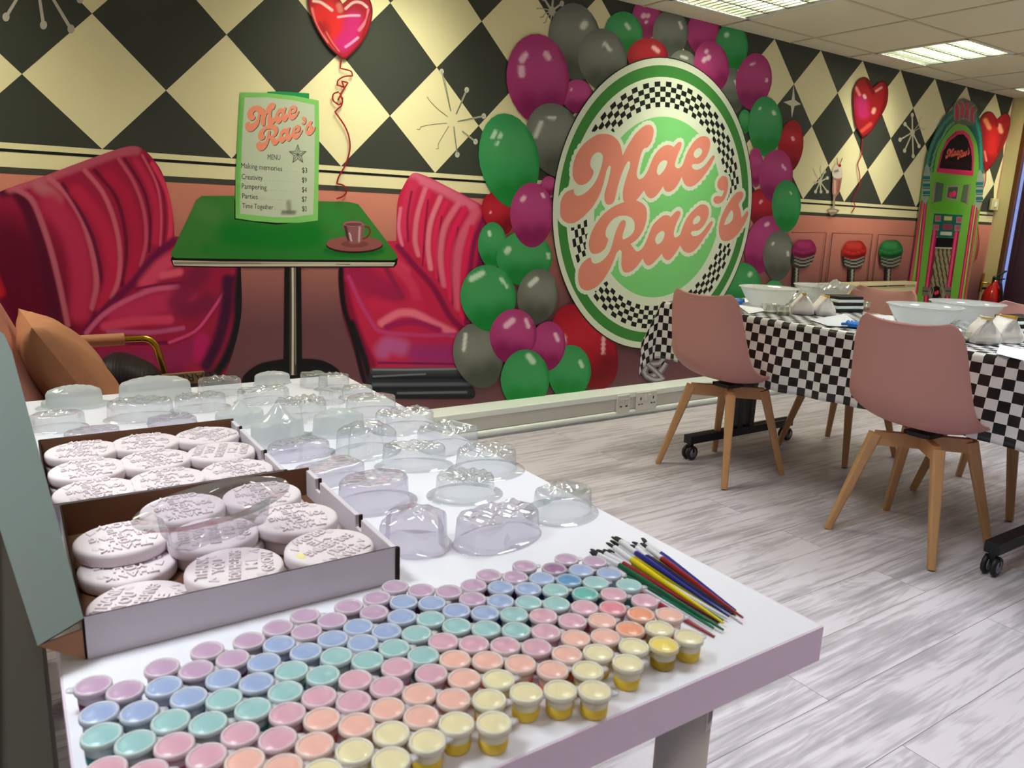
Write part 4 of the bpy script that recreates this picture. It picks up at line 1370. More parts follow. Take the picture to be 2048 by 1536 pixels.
# right wall with the door way
RX = 7.085
m_cream = mat('cream gloss paint', (214, 206, 150), 0.4)
m_brown = mat('brown stained timber', (96, 56, 20), 0.45)
m_mauve = mat('dark mauve door leaf', (66, 44, 58), 0.4)
m_glassday = mat('daylit glass', (150, 170, 230), 0.2, emis=(132, 152, 226), estr=0.75)
w = MB()
w.box((RX + 0.06, (YF - 1.3) / 2 - 0.0, CZ / 2), (0.12, abs(YF) - 1.3, CZ + 0.1))
w.box((RX + 0.06, -0.75, CZ - 0.1), (0.12, 1.3, 0.25))
o = w.build('wall_right', m_wall)
tag(o, kind='structure')
o = MB().box((RX - 0.012, -0.055, CZ / 2), (0.03, 0.108, CZ)).build('trim_2', m_cream)
tag(o, kind='structure')
d = MB()
d.box((RX, -0.128, CZ / 2), (0.06, 0.032, CZ))
o = d.build('door_1', m_brown)
tag(o, kind='structure')
MB().box((RX + 0.03, -0.162, CZ / 2), (0.012, 0.036, CZ)).build('glass_strip', m_glassday, o)
dd = MB()
dd.box((RX + 0.02, -0.74, CZ / 2), (0.04, 1.12, CZ))
for k in range(3):
    dd.box((RX - 0.004, -0.19 - 0.03 * k, CZ / 2), (0.012, 0.012, CZ))
dd.build('door_leaf', m_mauve, o)

# things on the wall at the far right
m_red = mat('extinguisher red', (170, 20, 16), 0.25, coat=0.5)
m_blackp = mat('black plastic', (18, 18, 18), 0.35)
m_brass = mat('brass', (190, 150, 60), 0.3, 1.0)
m_lblue = mat('label black', (20, 20, 22), 0.5)
e = empty('light_switch', (6.985, -0.0185, 1.412), 'small cream wall switch on the dark diamond right of the jukebox', 'switch')
MB().box((0, 0, 0), (0.13, 0.02, 0.10)).build('face_plate', m_cream, e, bevel=0.004)
MB().box((0, -0.012, 0), (0.035, 0.01, 0.045)).build('rocker', m_white, e, bevel=0.002)
e = empty('extinguisher_sign', (0, -0.0165, 0), 'narrow red and yellow fire extinguisher sign on the pink wall above the extinguisher', 'sign')
x0, z0 = Yp(1993.5, 468.5, 0)
x1, z1 = Yp(1986, 515, 0)
sc_ = MB().box((x0, 0, z0 - 0.035), (0.055, 0.003, 0.09)).build('red_panel', mat('sign red', (176, 40, 26), 0.5), e)
MB().box((x0, -0.002, z0 - 0.035), (0.03, 0.002, 0.065)).build('white_icon', mat('sign white', (230, 226, 200), 0.5), e)
MB().box((x0, -0.0035, z0 - 0.035), (0.012, 0.002, 0.05)).build('extinguisher_icon', mat('sign red', (0, 0, 0)), e)
MB().box((x1 - 0.004, 0, z0 - 0.175), (0.055, 0.003, 0.18)).build('yellow_panel', mat('sign yellow', (214, 206, 90), 0.5), e)
mm = MB()
for k in range(7):
    mm.box((x1 - 0.004, -0.002, z0 - 0.11 - 0.02 * k), (0.034 if k % 2 else 0.042, 0.002, 0.006))
mm.build('print_lines', m_blackp, e)
xl, zl = Yp(1961, 565, 0)
e = empty('door_lock', (xl, -0.0165, zl), 'brass lever lock plate on the painted pink cupboard door in the wall', 'lock')
MB().box((0, 0, 0), (0.035, 0.006, 0.17)).build('lock_plate', m_brass, e, bevel=0.002)
MB().tube([(0, 0, 0.0), (0, -0.04, 0.0), (0.06, -0.045, -0.005)], 0.008, 10).build('lever', m_brass, e)
e = empty('fire_extinguisher', (6.93, -0.16, 0.24), 'red fire extinguisher with black horn in the corner by the door', 'fire extinguisher')
MB().lathe([(0.0, 0.0), (0.075, 0.0), (0.08, 0.02), (0.08, 0.36), (0.07, 0.42), (0.04, 0.465), (0.025, 0.49), (0.022, 0.52), (0, 0.52)], 28).build('cylinder', m_red, e, fix=False)
MB().tube([(-0.02, -0.06, 0.50), (-0.04, -0.09, 0.42), (-0.035, -0.10, 0.25)], 0.012, 8).build('hose', m_blackp, e)
MB().lathe([(0.02, 0.0), (0.034, -0.05), (0.04, -0.22), (0.0, -0.22)], 14, c=(-0.035, -0.10, 0.27)).build('discharge_horn', m_blackp, e)
h = MB()
h.bar((-0.03, 0, 0.54), (0.13, -0.02, 0.60), 0.02, 0.01)
h.bar((-0.03, 0, 0.52), (0.12, -0.02, 0.53), 0.02, 0.01)
h.lathe([(0.02, 0.50), (0.022, 0.55), (0.0, 0.56)], 12)
h.build('handle', mat('dark green lever', (16, 40, 24), 0.4), e)
MB().add([(-0.0805 * math.sin(a) * 1.01, -0.0805 * math.cos(a) * 1.01, z) for a in np.linspace(-1.2, 0.2, 8) for z in (0.10, 0.26)], [(2 * i, 2 * i + 2, 2 * i + 3, 2 * i + 1) for i in range(7)]).build('label', mat('extinguisher label', (206, 200, 190), 0.5), e)
MB().box((0, 0.04, 0.44), (0.05, 0.09, 0.02)).build('wall_bracket', m_blackp, e)

# radiator under the painted stools
m_rad = mat('radiator cream', (232, 222, 176), 0.35)
e = empty('radiator', (4.5, -0.088, 0.16), 'cream wall radiator with grilled top under the painted bar stools', 'radiator')
rb = MB()
rb.box((0.6, -0.035, 0.28), (1.2, 0.012, 0.56))
rb.box((0.6, 0.03, 0.28), (1.2, 0.012, 0.56))
for k in range(24):
    rb.box((0.025 + 0.05 * k, -0.044, 0.28), (0.022, 0.01, 0.50))
rb.build('panel', m_rad, e, bevel=0.002)
tp = MB()
for s in (-0.042, 0.037):
    tp.box((0.6, s, 0.592), (1.2, 0.014, 0.022))
for k in range(25):
    tp.box((0.006 + 0.0495 * k, -0.002, 0.594), (0.012, 0.07, 0.016))
tp.build('top_grille', m_rad, e)
for s in (0.0, 1.2):
    MB().box((s, -0.002, 0.3), (0.012, 0.086, 0.6)).build('side_panel', m_rad, e)
MB().box((0.6, 0.055, 0.3), (0.9, 0.04, 0.05)).build('wall_bracket', m_rad, e)

# ============================================================ WHITE TABLE
TZ = 0.7104
m_table = mat('white table laminate', (238, 237, 248), 0.32, spec=0.45)
m_tedge = mat('table edge with bounce tint', (236, 214, 234), 0.4)  # pinkish bounce light on the edges is put into this colour
m_leg = mat('white painted leg', (214, 208, 200), 0.35)
e = empty('craft_table', (0.03, -2.2, 0), 'white rectangular table in the foreground covered with moulds, paint pots and boxes', 'table')
MB().box((0, 0, TZ - 0.0225), (0.7445, 1.5085, 0.045)).build('tabletop', m_table, e, bevel=0.0015)
for s in (-1, 1):
    MB().box((0, s * 0.7548, TZ - 0.0228), (0.7465, 0.0012, 0.0440)).build('edge_band', m_tedge, e)
    MB().box((s * 0.3728, 0, TZ - 0.0228), (0.0012, 1.5085, 0.0440)).build('edge_band', m_tedge, e)
for sx in (-1, 1):
    for sy in (-1, 1):
        MB().lathe([(0.0, 0.0), (0.029, 0.0), (0.029, 0.02), (0.0325, 0.10), (0.0325, TZ - 0.045), (0, TZ - 0.045)], 28, c=(sx * 0.302 - 0.035 * (sx > 0), sy * 0.665 + 0.01, 0)).build('leg', m_leg, e, fix=False)
# printed label on the front right leg
m_lab = mat('clear leg sticker', (200, 188, 186), 0.4)
lx, ly = 0.267, -0.655
st = MB()
A_ = [math.radians(a) for a in np.linspace(-88, -42, 9)]
for z0, z1, mi, a0, a1 in ((0.565, 0.655, 0, 0, 8),):
    vs = [(lx + 0.0329 * math.cos(a), ly + 0.0329 * math.sin(a), z) for a in A_[a0:a1 + 1] for z in (z0, z1)]
    st.add(vs, [(2 * i, 2 * i + 2, 2 * i + 3, 2 * i + 1) for i in range(len(vs) // 2 - 1)])
lab = st.build('sticker', m_lab, e)
ln = MB()
for k in range(6):
    a = math.radians(-80 + 5 * k)
    vs = [(lx + 0.0332 * math.cos(a + d_), ly + 0.0332 * math.sin(a + d_), z) for d_ in (-0.018, 0.018) for z in (0.575, 0.605 + 0.004 * (k % 3))]
    ln.add(vs, [(0, 2, 3, 1)])
for k in range(2):
    a = math.radians(-60 + 9 * k)
    vs = [(lx + 0.0332 * math.cos(a + d_), ly + 0.0332 * math.sin(a + d_), z) for d_ in (-0.03, 0.03) for z in (0.568, 0.572)]
    ln.add(vs, [(0, 2, 3, 1)])
ln.build('fine_print', m_lblue, lab)

# dark cabinet left of the table
m_dark = noise_bump(mat('dark olive cabinet', (14, 15, 12), 0.8), 40, 0.1)
m_dark2 = mat('dark brown cabinet front', (30, 23, 13), 0.6)
e = empty('low_placeholder', (-0.75, -2.25, 0), 'dark low cabinet standing left of the white table behind the carton lid', 'placeholder')  # stand-in block for an unidentified dark thing beside the table
MB().box((0.02, 0, 0.335), (0.65, 1.9, 0.67)).build('body', m_dark, e, bevel=0.004)
MB().box((0.372, 0, 0.34), (0.052, 1.86, 0.64)).build('door', m_dark2, e, bevel=0.004)  # brown strip of the stand-in, not a known door
MB().box((0.02, 0, 0.68), (0.66, 1.92, 0.018)).build('top_board', m_dark, e, bevel=0.003)

# ============================================================ LONG TABLE WITH CHEQUERED CLOTH
LX0, LX1, LY0, LY1, LZ = 2.46, 3.20, -2.85, -0.60, 0.752
m_black = mat('black powder coated steel', (20, 22, 26), 0.4)
e = empty('folding_table', ((LX0 + LX1) / 2, -1.61, 0), 'long workshop table under the chequered cloth on black castor legs', 'table')
MB().box((0, (LY0 + LY1) / 2 + 1.61, LZ - 0.014), (LX1 - LX0, LY1 - LY0, 0.026)).build('tabletop', m_white, e, bevel=0.002)
m_tyre = mat('castor tyre', (32, 32, 36), 0.5)
m_hub = mat('castor hub', (120, 122, 132), 0.4)
ex, ey = (LX0 + LX1) / 2, -1.61
for yy in (-0.905, -2.325):
    MB().box((-0.005 - 0.03, yy - ey, 0.105), (0.80, 0.05, 0.042)).build('foot_bar', m_black, e, bevel=0.003)
    for s in (-0.045, 0.045):
        MB().box((s - 0.03, yy - ey, 0.42), (0.036, 0.046, 0.63)).build('upright', m_black, e, bevel=0.002)
    for s in (-1, 1):
        cx_ = s * 0.375 - 0.035
        c = MB()
        c.box((cx_, yy - ey, 0.072), (0.022, 0.022, 0.025))
        c.box((cx_, yy - ey - 0.0, 0.055), (0.012, 0.05, 0.03))
        cast = c.build('castor', m_black, e)
        for q in (-1, 1):
            prof = [(0.0, -0.008), (0.026, -0.008), (0.034, -0.006), (0.036, 0.0), (0.034, 0.006), (0.026, 0.008), (0.0, 0.008)]
            Mx = Matrix.Translation((cx_, yy - ey + q * 0.016, 0.037)) @ Matrix.Rotation(PI / 2, 4, 'X') @ Matrix.Rotation(0.0, 4, 'Z')
            wh = MB().lathe(prof, 24, M=Mx).build('wheel', m_tyre, cast)
            MB().lathe([(0.0, -0.009), (0.022, -0.009), (0.022, 0.009), (0.0, 0.009)], 20, M=Mx).build('hub_cap', m_hub, cast)

# the cloth
m_cloth = bpy.data.materials.new('chequered cloth')
m_cloth.use_nodes = True
nt = m_cloth.node_tree
uvn = nt.nodes.new('ShaderNodeUVMap'); uvn.uv_map = 'cloth'
ck = nt.nodes.new('ShaderNodeTexChecker'); ck.inputs['Scale'].default_value = 1.0 / 0.0378
ck.inputs['Color1'].default_value = (*lin((222, 222, 224)), 1); ck.inputs['Color2'].default_value = (*lin((18, 18, 20)), 1)
nt.links.new(uvn.outputs[0], ck.inputs['Vector'])
nt.links.new(ck.outputs['Color'], nt.nodes['Principled BSDF'].inputs['Base Color'])
nt.nodes['Principled BSDF'].inputs['Roughness'].default_value = 0.28
nzc = nt.nodes.new('ShaderNodeTexNoise'); nzc.inputs['Scale'].default_value = 9.0
bpc = nt.nodes.new('ShaderNodeBump'); bpc.inputs['Strength'].default_value = 0.35; bpc.inputs['Distance'].default_value = 0.01
nt.links.new(nzc.outputs[0], bpc.inputs['Height']); nt.links.new(bpc.outputs[0], nt.nodes['Principled BSDF'].inputs['Normal'])


def cloth():
    step = 0.0189
    ov = 0.30
    us = np.arange(LX0 - ov, LX1 + ov + 1e-6, step)
    vs_ = np.arange(LY0 - ov, LY1 + ov + 1e-6, step)
    V, UVs = [], []
    for v in vs_:
        for u in us:
            x, y, z = u, v, LZ + 0.003
            du = max(LX0 - u, u - LX1, 0)
            dv = max(LY0 - v, v - LY1, 0)
            sx = -1 if u < LX0 else 1
            sy = -1 if v < LY0 else 1
            if du > 0 or dv > 0:
                d = math.hypot(du, dv) if (du > 0 and dv > 0) else max(du, dv)
                ang = math.atan2(dv, du)
                r = 0.010
                a_ = min(d / r, PI / 2)
                out = r * math.sin(a_) + 0.004
                drop = r * (1 - math.cos(a_)) + max(0, d - r * PI / 2)
                k = min(1.0, max(0, d - 0.02) / 0.22)
                # soft waves along the hem
                along = v if du > dv else u
                if du > 0 and dv > 0:
                    wv = 0.055 * math.cos(4 * (ang - PI / 4)) * 0.6 + 0.05
                else:
                    wv = 0.012 * math.sin(along * 14.0 + 1.0) + 0.009 * math.sin(along * 31.0) + 0.012
                    if u < LX0 and -2.45 < v < -1.95:
                        wv += 0.0
                out += k * max(wv, -0.004)
                if du > 0 and dv > 0:
                    bx, by = (LX0 if sx < 0 else LX1), (LY0 if sy < 0 else LY1)
                    x, y = bx + sx * out * math.cos(ang), by + sy * out * math.sin(ang)
                elif du > 0:
                    x = (LX0 if sx < 0 else LX1) + sx * out
                else:
                    y = (LY0 if sy < 0 else LY1) + sy * out
                z = LZ + 0.003 - drop
                z += 0.012 * k * math.sin(along * 6.0 + 0.6)
            V.append((x, y, z))
            UVs.append((u - LX0 + 10 * 0.0756, v - LY0 + 10 * 0.0756))
    w_, h_ = len(us), len(vs_)
    Fs = [(j * w_ + i, j * w_ + i + 1, (j + 1) * w_ + i + 1, (j + 1) * w_ + i) for j in range(h_ - 1) for i in range(w_ - 1)]
    me = bpy.data.meshes.new('tablecloth')
    me.from_pydata(V, [], Fs)
    uv = me.uv_layers.new(name='cloth')
    for l in me.loops:
        uv.data[l.index].uv = UVs[l.vertex_index]
    o = link('tablecloth', me, m_cloth, smooth=True)
    sm = o.modifiers.new('thick', 'SOLIDIFY')
    sm.thickness = 0.0012
    sm.offset = 1
    return o


tag(cloth(), 'black and white chequered plastic cloth draped over the long table', 'tablecloth')

# ============================================================ PINK CHAIRS
m_shell = noise_bump(mat('pink matt shell', (190, 138, 132), 0.55, spec=0.35), 300, 0.08, 0.0005)
m_pad = mat('pink seat pad', (186, 132, 128), 0.6)
m_beech = noise_bump(mat('beech wood', (192, 146, 100), 0.45), 9, 0.05, 0.001, 0.09, (1, 1, 0.15))


def tulip_chair(label):
    e = empty('shell_chair', (0, 0, 0), label, 'chair', 'pink shell chairs around the long table')
    prof = [(-0.262, 0.858, 0.150, 0.030), (-0.256, 0.835, 0.180, 0.034), (-0.247, 0.78, 0.199, 0.040), (-0.234, 0.70, 0.211, 0.046), (-0.218, 0.62, 0.222, 0.052), (-0.200, 0.55, 0.233, 0.056),
            (-0.162, 0.490, 0.240, 0.060), (-0.095, 0.454, 0.243, 0.058), (-0.01, 0.442, 0.243, 0.055), (0.08, 0.446, 0.240, 0.048), (0.15, 0.456, 0.232, 0.040), (0.205, 0.456, 0.215, 0.030), (0.238, 0.444, 0.18, 0.022)]
    pts = np.array(prof)
    P = smooth_poly(pts, 3, closed=False)
    rows = []
    for i, (x, z, w, c) in enumerate(P):
        a = P[max(i - 1, 0)]
        b = P[min(i + 1, len(P) - 1)]
        tx, tz = b[0] - a[0], b[1] - a[1]
        L = math.hypot(tx, tz)
        nx, nz = -tz / L, tx / L      # normal towards the sitter
        if nz < 0 and nx < 0:
            nx, nz = -nx, -nz
        if i < 20:
            nx, nz = abs(nx), abs(nz)
        row = []
        for j in range(21):
            t = -1 + 2 * j / 20
            k = abs(t) ** 2.6
            dip = 0.0
            if i < 4:
                dip = -0.014 * (1 - abs(t) ** 1.5) * (1 - i / 4)
            row.append((x + nx * c * k, w * math.copysign(abs(t) ** 0.92, t), z + nz * c * k + dip))
        rows.append(row)
    me = MB().grid(rows).mesh('shell')
    o = link('shell', me, m_shell, e, smooth=True)
    s = o.modifiers.new('s', 'SOLIDIFY'); s.thickness = 0.011; s.offset = -1
    b = o.modifiers.new('b', 'BEVEL'); b.width = 0.004; b.segments = 2; b.limit_method = 'ANGLE'
    # pad
    rws = []
    for i, r_ in enumerate(np.linspace(0.02, 1.0, 7)):
        ring = []
        for k in range(28):
            a = 2 * PI * k / 28
            ring.append((0.045 + 0.150 * r_ * math.copysign(abs(math.cos(a)) ** 0.75, math.cos(a)), 0.160 * r_ * math.copysign(abs(math.sin(a)) ** 0.75, math.sin(a)), 0.484 - 0.018 * r_ ** 4))
        rws.append(ring)
    rws.append([(0.045 + (p[0] - 0.045) * 0.99, p[1] * 0.99, 0.458) for p in rws[-1]])
    MB().grid(rws, closed=True).build('seat_pad', m_pad, e, fix=False)
    for sx in (-1, 1):
        for sy in (-1, 1):
            lg = MB().bar((sx * 0.205, sy * 0.205, 0.002), (sx * 0.118, sy * 0.118, 0.405), 0.026, 0.026, 0.042, 0.042, up=(sx, sy, 0), r=0.008)
            lg.build('leg', m_beech, e)
    c = MB()
    for s_ in (-1, 1):
        c.bar((-0.118, s_ * -0.118, 0.388), (0.118, s_ * 0.118, 0.388), 0.026, 0.055)
    c.build('cross_frame', m_beech, e, bevel=0.002)
    MB().box((0, 0, 0.421), (0.10, 0.10, 0.018)).build('mounting_plate', m_black, e, bevel=0.002)
    return e


proto = tulip_chair('pink shell chair pulled up to the long table near the round sign')
SPOTS = [(2.436, -1.085, 0.02, None), (2.468, -1.998, 0.0, 'pink shell chair with its back to the view, nearest and largest at the right'),
         (3.245, -1.17, PI - 0.05, 'pink shell chair on the far side of the long table in front of the radiator'), (3.235, -1.915, PI, 'pink shell chair beyond the long table, its top peeping out below the door')]
for i, (x, y, r_, lb) in enumerate(SPOTS):
    c = proto if i == 0 else copy_tree(proto)
    c.location = (x, y, 0)
    c.rotation_euler = (0, 0, r_)
    if lb:
        c['label'] = lb

# ============================================================ ARMCHAIR BEHIND THE TABLE
m_tan = noise_bump(mat('tan pink faux leather', (186, 128, 112), 0.55), 25, 0.15, 0.004)
m_gold = mat('brushed gold tube', (176, 140, 50), 0.25, 1.0)
m_cush = noise_bump(mat('peach velvet cushion', (178, 120, 84), 0.75), 18, 0.5, 0.01)
m_sleeve = noise_bump(mat('tan leather arm sleeve', (160, 108, 76), 0.6), 60, 0.3, 0.002)
e = empty('armchair', (-0.15, -0.78, 0), 'tan pink armchair with gold tube arms behind the white table', 'armchair')


def soft_slab(L, W, T, n=10, pw=3.0):
    """rounded cushion block, centred"""
    rows = []
    for i in range(n * 2 + 1):
        ph = -PI / 2 + PI * i / (n * 2)
        row = []
        for k in range(40):
            a = 2 * PI * k / 40
            cx_ = math.copysign(abs(math.cos(a)) ** (2 / pw), math.cos(a))
            sx_ = math.copysign(abs(math.sin(a)) ** (2 / pw), math.sin(a))
            cp = abs(math.cos(ph)) ** (2 / (pw + 2)) if abs(math.cos(ph)) > 1e-9 else 0
            sp = math.copysign(abs(math.sin(ph)) ** (2 / pw), math.sin(ph))
            row.append((L / 2 * cx_ * cp, W / 2 * sx_ * cp, T / 2 * sp))
        rows.append(row)
    return MB().grid(rows, closed=True)


# back, leaning away to the left
bk = soft_slab(0.10, 0.72, 0.62, 8, 4).build('back', m_tan, e, loc=(-0.205, -0.05, 0.66), rot=(0, math.radians(-22), 0))
soft_slab(0.60, 0.66, 0.14, 8, 4).build('seat', m_tan, e, loc=(0.10, -0.02, 0.40), rot=(0, math.radians(-4), 0))
for sy, q in ((0.36, 1), (-0.40, -1)):
    zt = 0.672
    rail = [(-0.42, sy, 0.66)] + [(0.14, sy, zt)] + [(0.185 + 0.052 * math.sin(a), sy, zt - 0.052 + 0.052 * math.cos(a)) for a in np.linspace(0, PI / 2 - 0.2, 6)] + [(0.275, sy, 0.45), (0.34, sy, 0.02)]
    if q > 0:
        MB().tube(rail, 0.0125, 12).build('arm_tube', m_gold, e)
        MB().tube([(-0.30, sy, 0.668), (-0.1, sy, 0.670), (0.13, sy, 0.672)], 0.022, 14).build('arm_sleeve', m_sleeve, e)
    else:
        MB().tube([(-0.42, sy, 0.44), (0.3, sy, 0.40), (0.34, sy, 0.02)], 0.0125, 12).build('side_tube', m_gold, e)
    MB().tube([(-0.34, sy, 0.66), (-0.42, sy, 0.02)], 0.0125, 12).build('back_leg', m_gold, e)

# cushion leaning on the back
def pillow(w, h, t):
    n = 26
    rows_f, rows_b = [], []
    for s in (1, -1):
        rows = []
        for i in range(n + 1):
            row = []
            for j in range(n + 1):
                u, v = -1 + 2 * i / n, -1 + 2 * j / n
                pin = 1 - 0.10 * (1 - abs(u) ** 2) * abs(v) ** 3
                pin2 = 1 - 0.10 * (1 - abs(v) ** 2) * abs(u) ** 3
                k = max(0, (1 - u * u)) ** 0.45 * max(0, (1 - v * v)) ** 0.45
                row.append((s * t / 2 * k + 0.003 * math.sin(9 * u + 5 * v) * k, w / 2 * u * pin2, h / 2 * v * pin))
            rows.append(row)
        (rows_f if s > 0 else rows_b).extend(rows)
    m = MB().grid(rows_f)
    m.grid(rows_b)
    return m


cu = empty('scatter_cushion', (-0.222, -1.05, 0.675), 'plump peach velvet cushion leaning on the armchair back', 'cushion')
pillow(0.38, 0.40, 0.17).build('cover', m_cush, cu, rot=(0, math.radians(-30), math.radians(3)))
sm_ = empty('small_cushion', (-0.215, -1.15, 0.515), 'corner of a dusky pink cushion lying low in the armchair', 'cushion')
pillow(0.30, 0.24, 0.09).build('cover', mat('dusky pink velvet', (150, 92, 92), 0.7), sm_, rot=(0, math.radians(-78), math.radians(20)))

# handbag
m_bag = mat('dark quilted leather', (22, 8, 14), 0.55, spec=0.2)
nt = m_bag.node_tree
tc = nt.nodes.new('ShaderNodeTexCoord')
mp = nt.nodes.new('ShaderNodeMapping'); mp.inputs['Rotation'].default_value = (0, 0, 0.78); mp.inputs['Scale'].default_value = (28, 28, 28)
ckb = nt.nodes.new('ShaderNodeTexWave'); ckb.inputs['Scale'].default_value = 1.6; ckb.bands_direction = 'DIAGONAL'
bpb = nt.nodes.new('ShaderNodeBump'); bpb.inputs['Strength'].default_value = 0.15; bpb.inputs['Distance'].default_value = 0.004
nt.links.new(tc.outputs['Object'], mp.inputs[0]); nt.links.new(mp.outputs[0], ckb.inputs[0]); nt.links.new(ckb.outputs[0], bpb.inputs['Height']); nt.links.new(bpb.outputs[0], nt.nodes['Principled BSDF'].inputs['Normal'])
hb = empty('handbag', (-0.095, -0.98, 0.585), 'small dark quilted handbag with gold ring lying on the armchair', 'handbag')
soft_slab(0.19, 0.25, 0.20, 8, 2.6).build('body', m_bag, hb, loc=(0, 0.02, 0.02), rot=(0, math.radians(28), math.radians(-15)))
soft_slab(0.13, 0.12, 0.12, 8, 2.6).build('side_gusset', m_blackp, hb, loc=(-0.02, -0.10, -0.01), rot=(0, math.radians(28), math.radians(-15)))
MB().tube([(-0.035 + 0.022 * math.cos(a), -0.168, -0.012 + 0.022 * math.sin(a)) for a in np.linspace(-2.4, 1.6, 16)], 0.0028, 8).build('ring', m_gold, hb)
MB().box((-0.045, -0.170, -0.055), (0.014, 0.006, 0.05)).build('clasp', m_gold, hb)
MB().tube([(0.05, -0.02, 0.07), (0.11, 0.05, 0.045), (0.16, 0.12, 0.01), (0.20, 0.16, -0.02)], 0.008, 8).build('strap', m_bag, hb)

# lettered tan band lying on the seat front
tb = empty('lettered_strap', (0, 0, 0), 'tan fabric band with large dark letters lying on the seat edge of the armchair', 'strap')
xa, ya = H(285, 776, 0.53)
xb, yb = H(412, 764, 0.53)
dirv = Vector((xb - xa, yb - ya, 0)).normalized()
pv = Vector((-dirv.y, dirv.x, 0))
p0, p1 = Vector((xa, ya, 0.53)), Vector((xb, yb, 0.53))
up = (pv * 0.35 + Vector((0, 0, 0.94))).normalized()
MB().add([p0, p1, p1 + up * 0.038, p0 + up * 0.038, p0 + pv * 0.02, p1 + pv * 0.02, p1 + up * 0.038 + pv * 0.02, p0 + up * 0.038 + pv * 0.02],
         [(0, 1, 2, 3), (7, 6, 5, 4), (0, 4, 5, 1), (3, 2, 6, 7), (0, 3, 7, 4), (1, 5, 6, 2)]).build('band', mat('tan canvas', (104, 80, 46), 0.8), tb)
V, Fc = text_polys('BARBOUR')
V = V / np.array([V[:, 0].max(), 0.73])
Lb = (p1 - p0).length
vs = [p0 + dirv * (Lb * (1.12 - 1.08 * v[0])) + up * (0.034 - 0.028 * v[1]) - pv * 0.0012 for v in V]
MB().add(vs, Fc).build('lettering', m_blackp, tb)
MB().box(((xa + xb) / 2, ya + 0.10, 0.515), (0.34, 0.2, 0.03)).build('folded_base', m_blackp, tb)

# ============================================================ CARTONS WITH BATH BARS
m_cardw = noise_bump(mat('white carton board', (220, 212, 222), 0.75), 120, 0.08, 0.0008)
m_lidb = noise_bump(mat('shaded carton lid board', (100, 110, 106), 0.8), 120, 0.08, 0.0008)  # same white board outside; its shade is put into the colour
m_kraft = noise_bump(mat('brown kraft board', (118, 80, 58), 0.85), 90, 0.15, 0.0008)
m_cut = mat('dark cut edge', (44, 26, 22), 0.9)
BT = TZ + 0.0470


def carton(x0, x1, y0, y1, label):
    """open tray carton; right wall is folded double with locking slots"""
    cx, cy = (x0 + x1) / 2, (y0 + y1) / 2
    e = empty('carton', (cx, cy, TZ), label, 'box', 'open white cartons on the table')
    w, d, h, t = x1 - x0, y1 - y0, BT - TZ, 0.0022
    MB().box((0, 0, t / 2 + 0.0004), (w, d, t)).build('base', m_kraft, e)

    def wall(a, b, outn, name, inner=m_kraft):
        a, b = Vector((a[0], a[1], 0.0004)), Vector((b[0], b[1], 0.0004))
        n = Vector(outn) * t
        up = Vector((0, 0, h))
        vs = [a, b, b + up, a + up, a + n, b + n, b + n + up, a + n + up]
        fs = [(0, 1, 2, 3), (7, 6, 5, 4), (3, 2, 6, 7), (0, 3, 7, 4), (1, 5, 6, 2), (0, 4, 5, 1)]
        m = MB()
        m.add(vs, fs)
        m.mi = [0, 1, 2, 2, 2, 2]
        return m.build(name, [inner, m_cardw, m_cut], e)
    hw, hd = w / 2, d / 2
    wall((-hw, -hd), (hw, -hd), (0, -1, 0), 'front_wall')
    wall((-hw, hd), (hw, hd), (0, 1, 0), 'back_wall')
    wall((-hw, -hd), (-hw, hd), (-1, 0, 0), 'left_wall')
    # right wall, double, with two slots cut into its top edge
    m = MB()
    th = 0.007
    ys = [-hd, -hd * 0.36, -hd * 0.24, hd * 0.62, hd * 0.74, hd]
    for i in range(5):
        a, b = ys[i], ys[i + 1]
        hh = h - 0.004 if i % 2 == 0 else h * 0.55
        m.box((hw - th / 2 + 0.0022, (a + b) / 2, hh / 2 + 0.0004), (th, b - a, hh))
    m.build('right_wall', m_cardw, e, bevel=0.0012)
    for yy in (-hd * 0.3, hd * 0.68):
        MB().box((hw + 0.001, yy + 0.004, h * 0.76), (0.0055, 0.004, h * 0.40)).build('locking_slot', m_cut, e, bevel=0.0015)
    MB().box((hw - 0.0012, -hd - 0.0026, h / 2 + 0.0006), (0.0062, 0.004, h)).build('corner_tab', m_cut, e, bevel=0.0018)
    return e


cartA = carton(-0.318, 0.021, -2.617, -2.288, 'open white carton of white bath bars, nearest the paint pots')
cartB = carton(-0.330, -0.012, -2.279, -1.950, 'open white carton of white bath bars behind the nearer carton')

# the standing lid at the left side
lidp = Vector(cartA.location)
P1 = Vector((-0.3185, -2.6205, BT))
x_, z_ = Yp(75, 1292, -2.636); P2 = Vector((x_, -2.636, z_))
x_, z_ = Yp(24, 704, -2.28); P3 = Vector((x_, -2.28, z_))
_n = (P3 - P1).cross(P2 - P1)


def on_lid(px, py):
    d = Vector(ray(px, py))
    o = Vector(CAM)
    return o + d * ((P1 - o).dot(_n) / d.dot(_n))


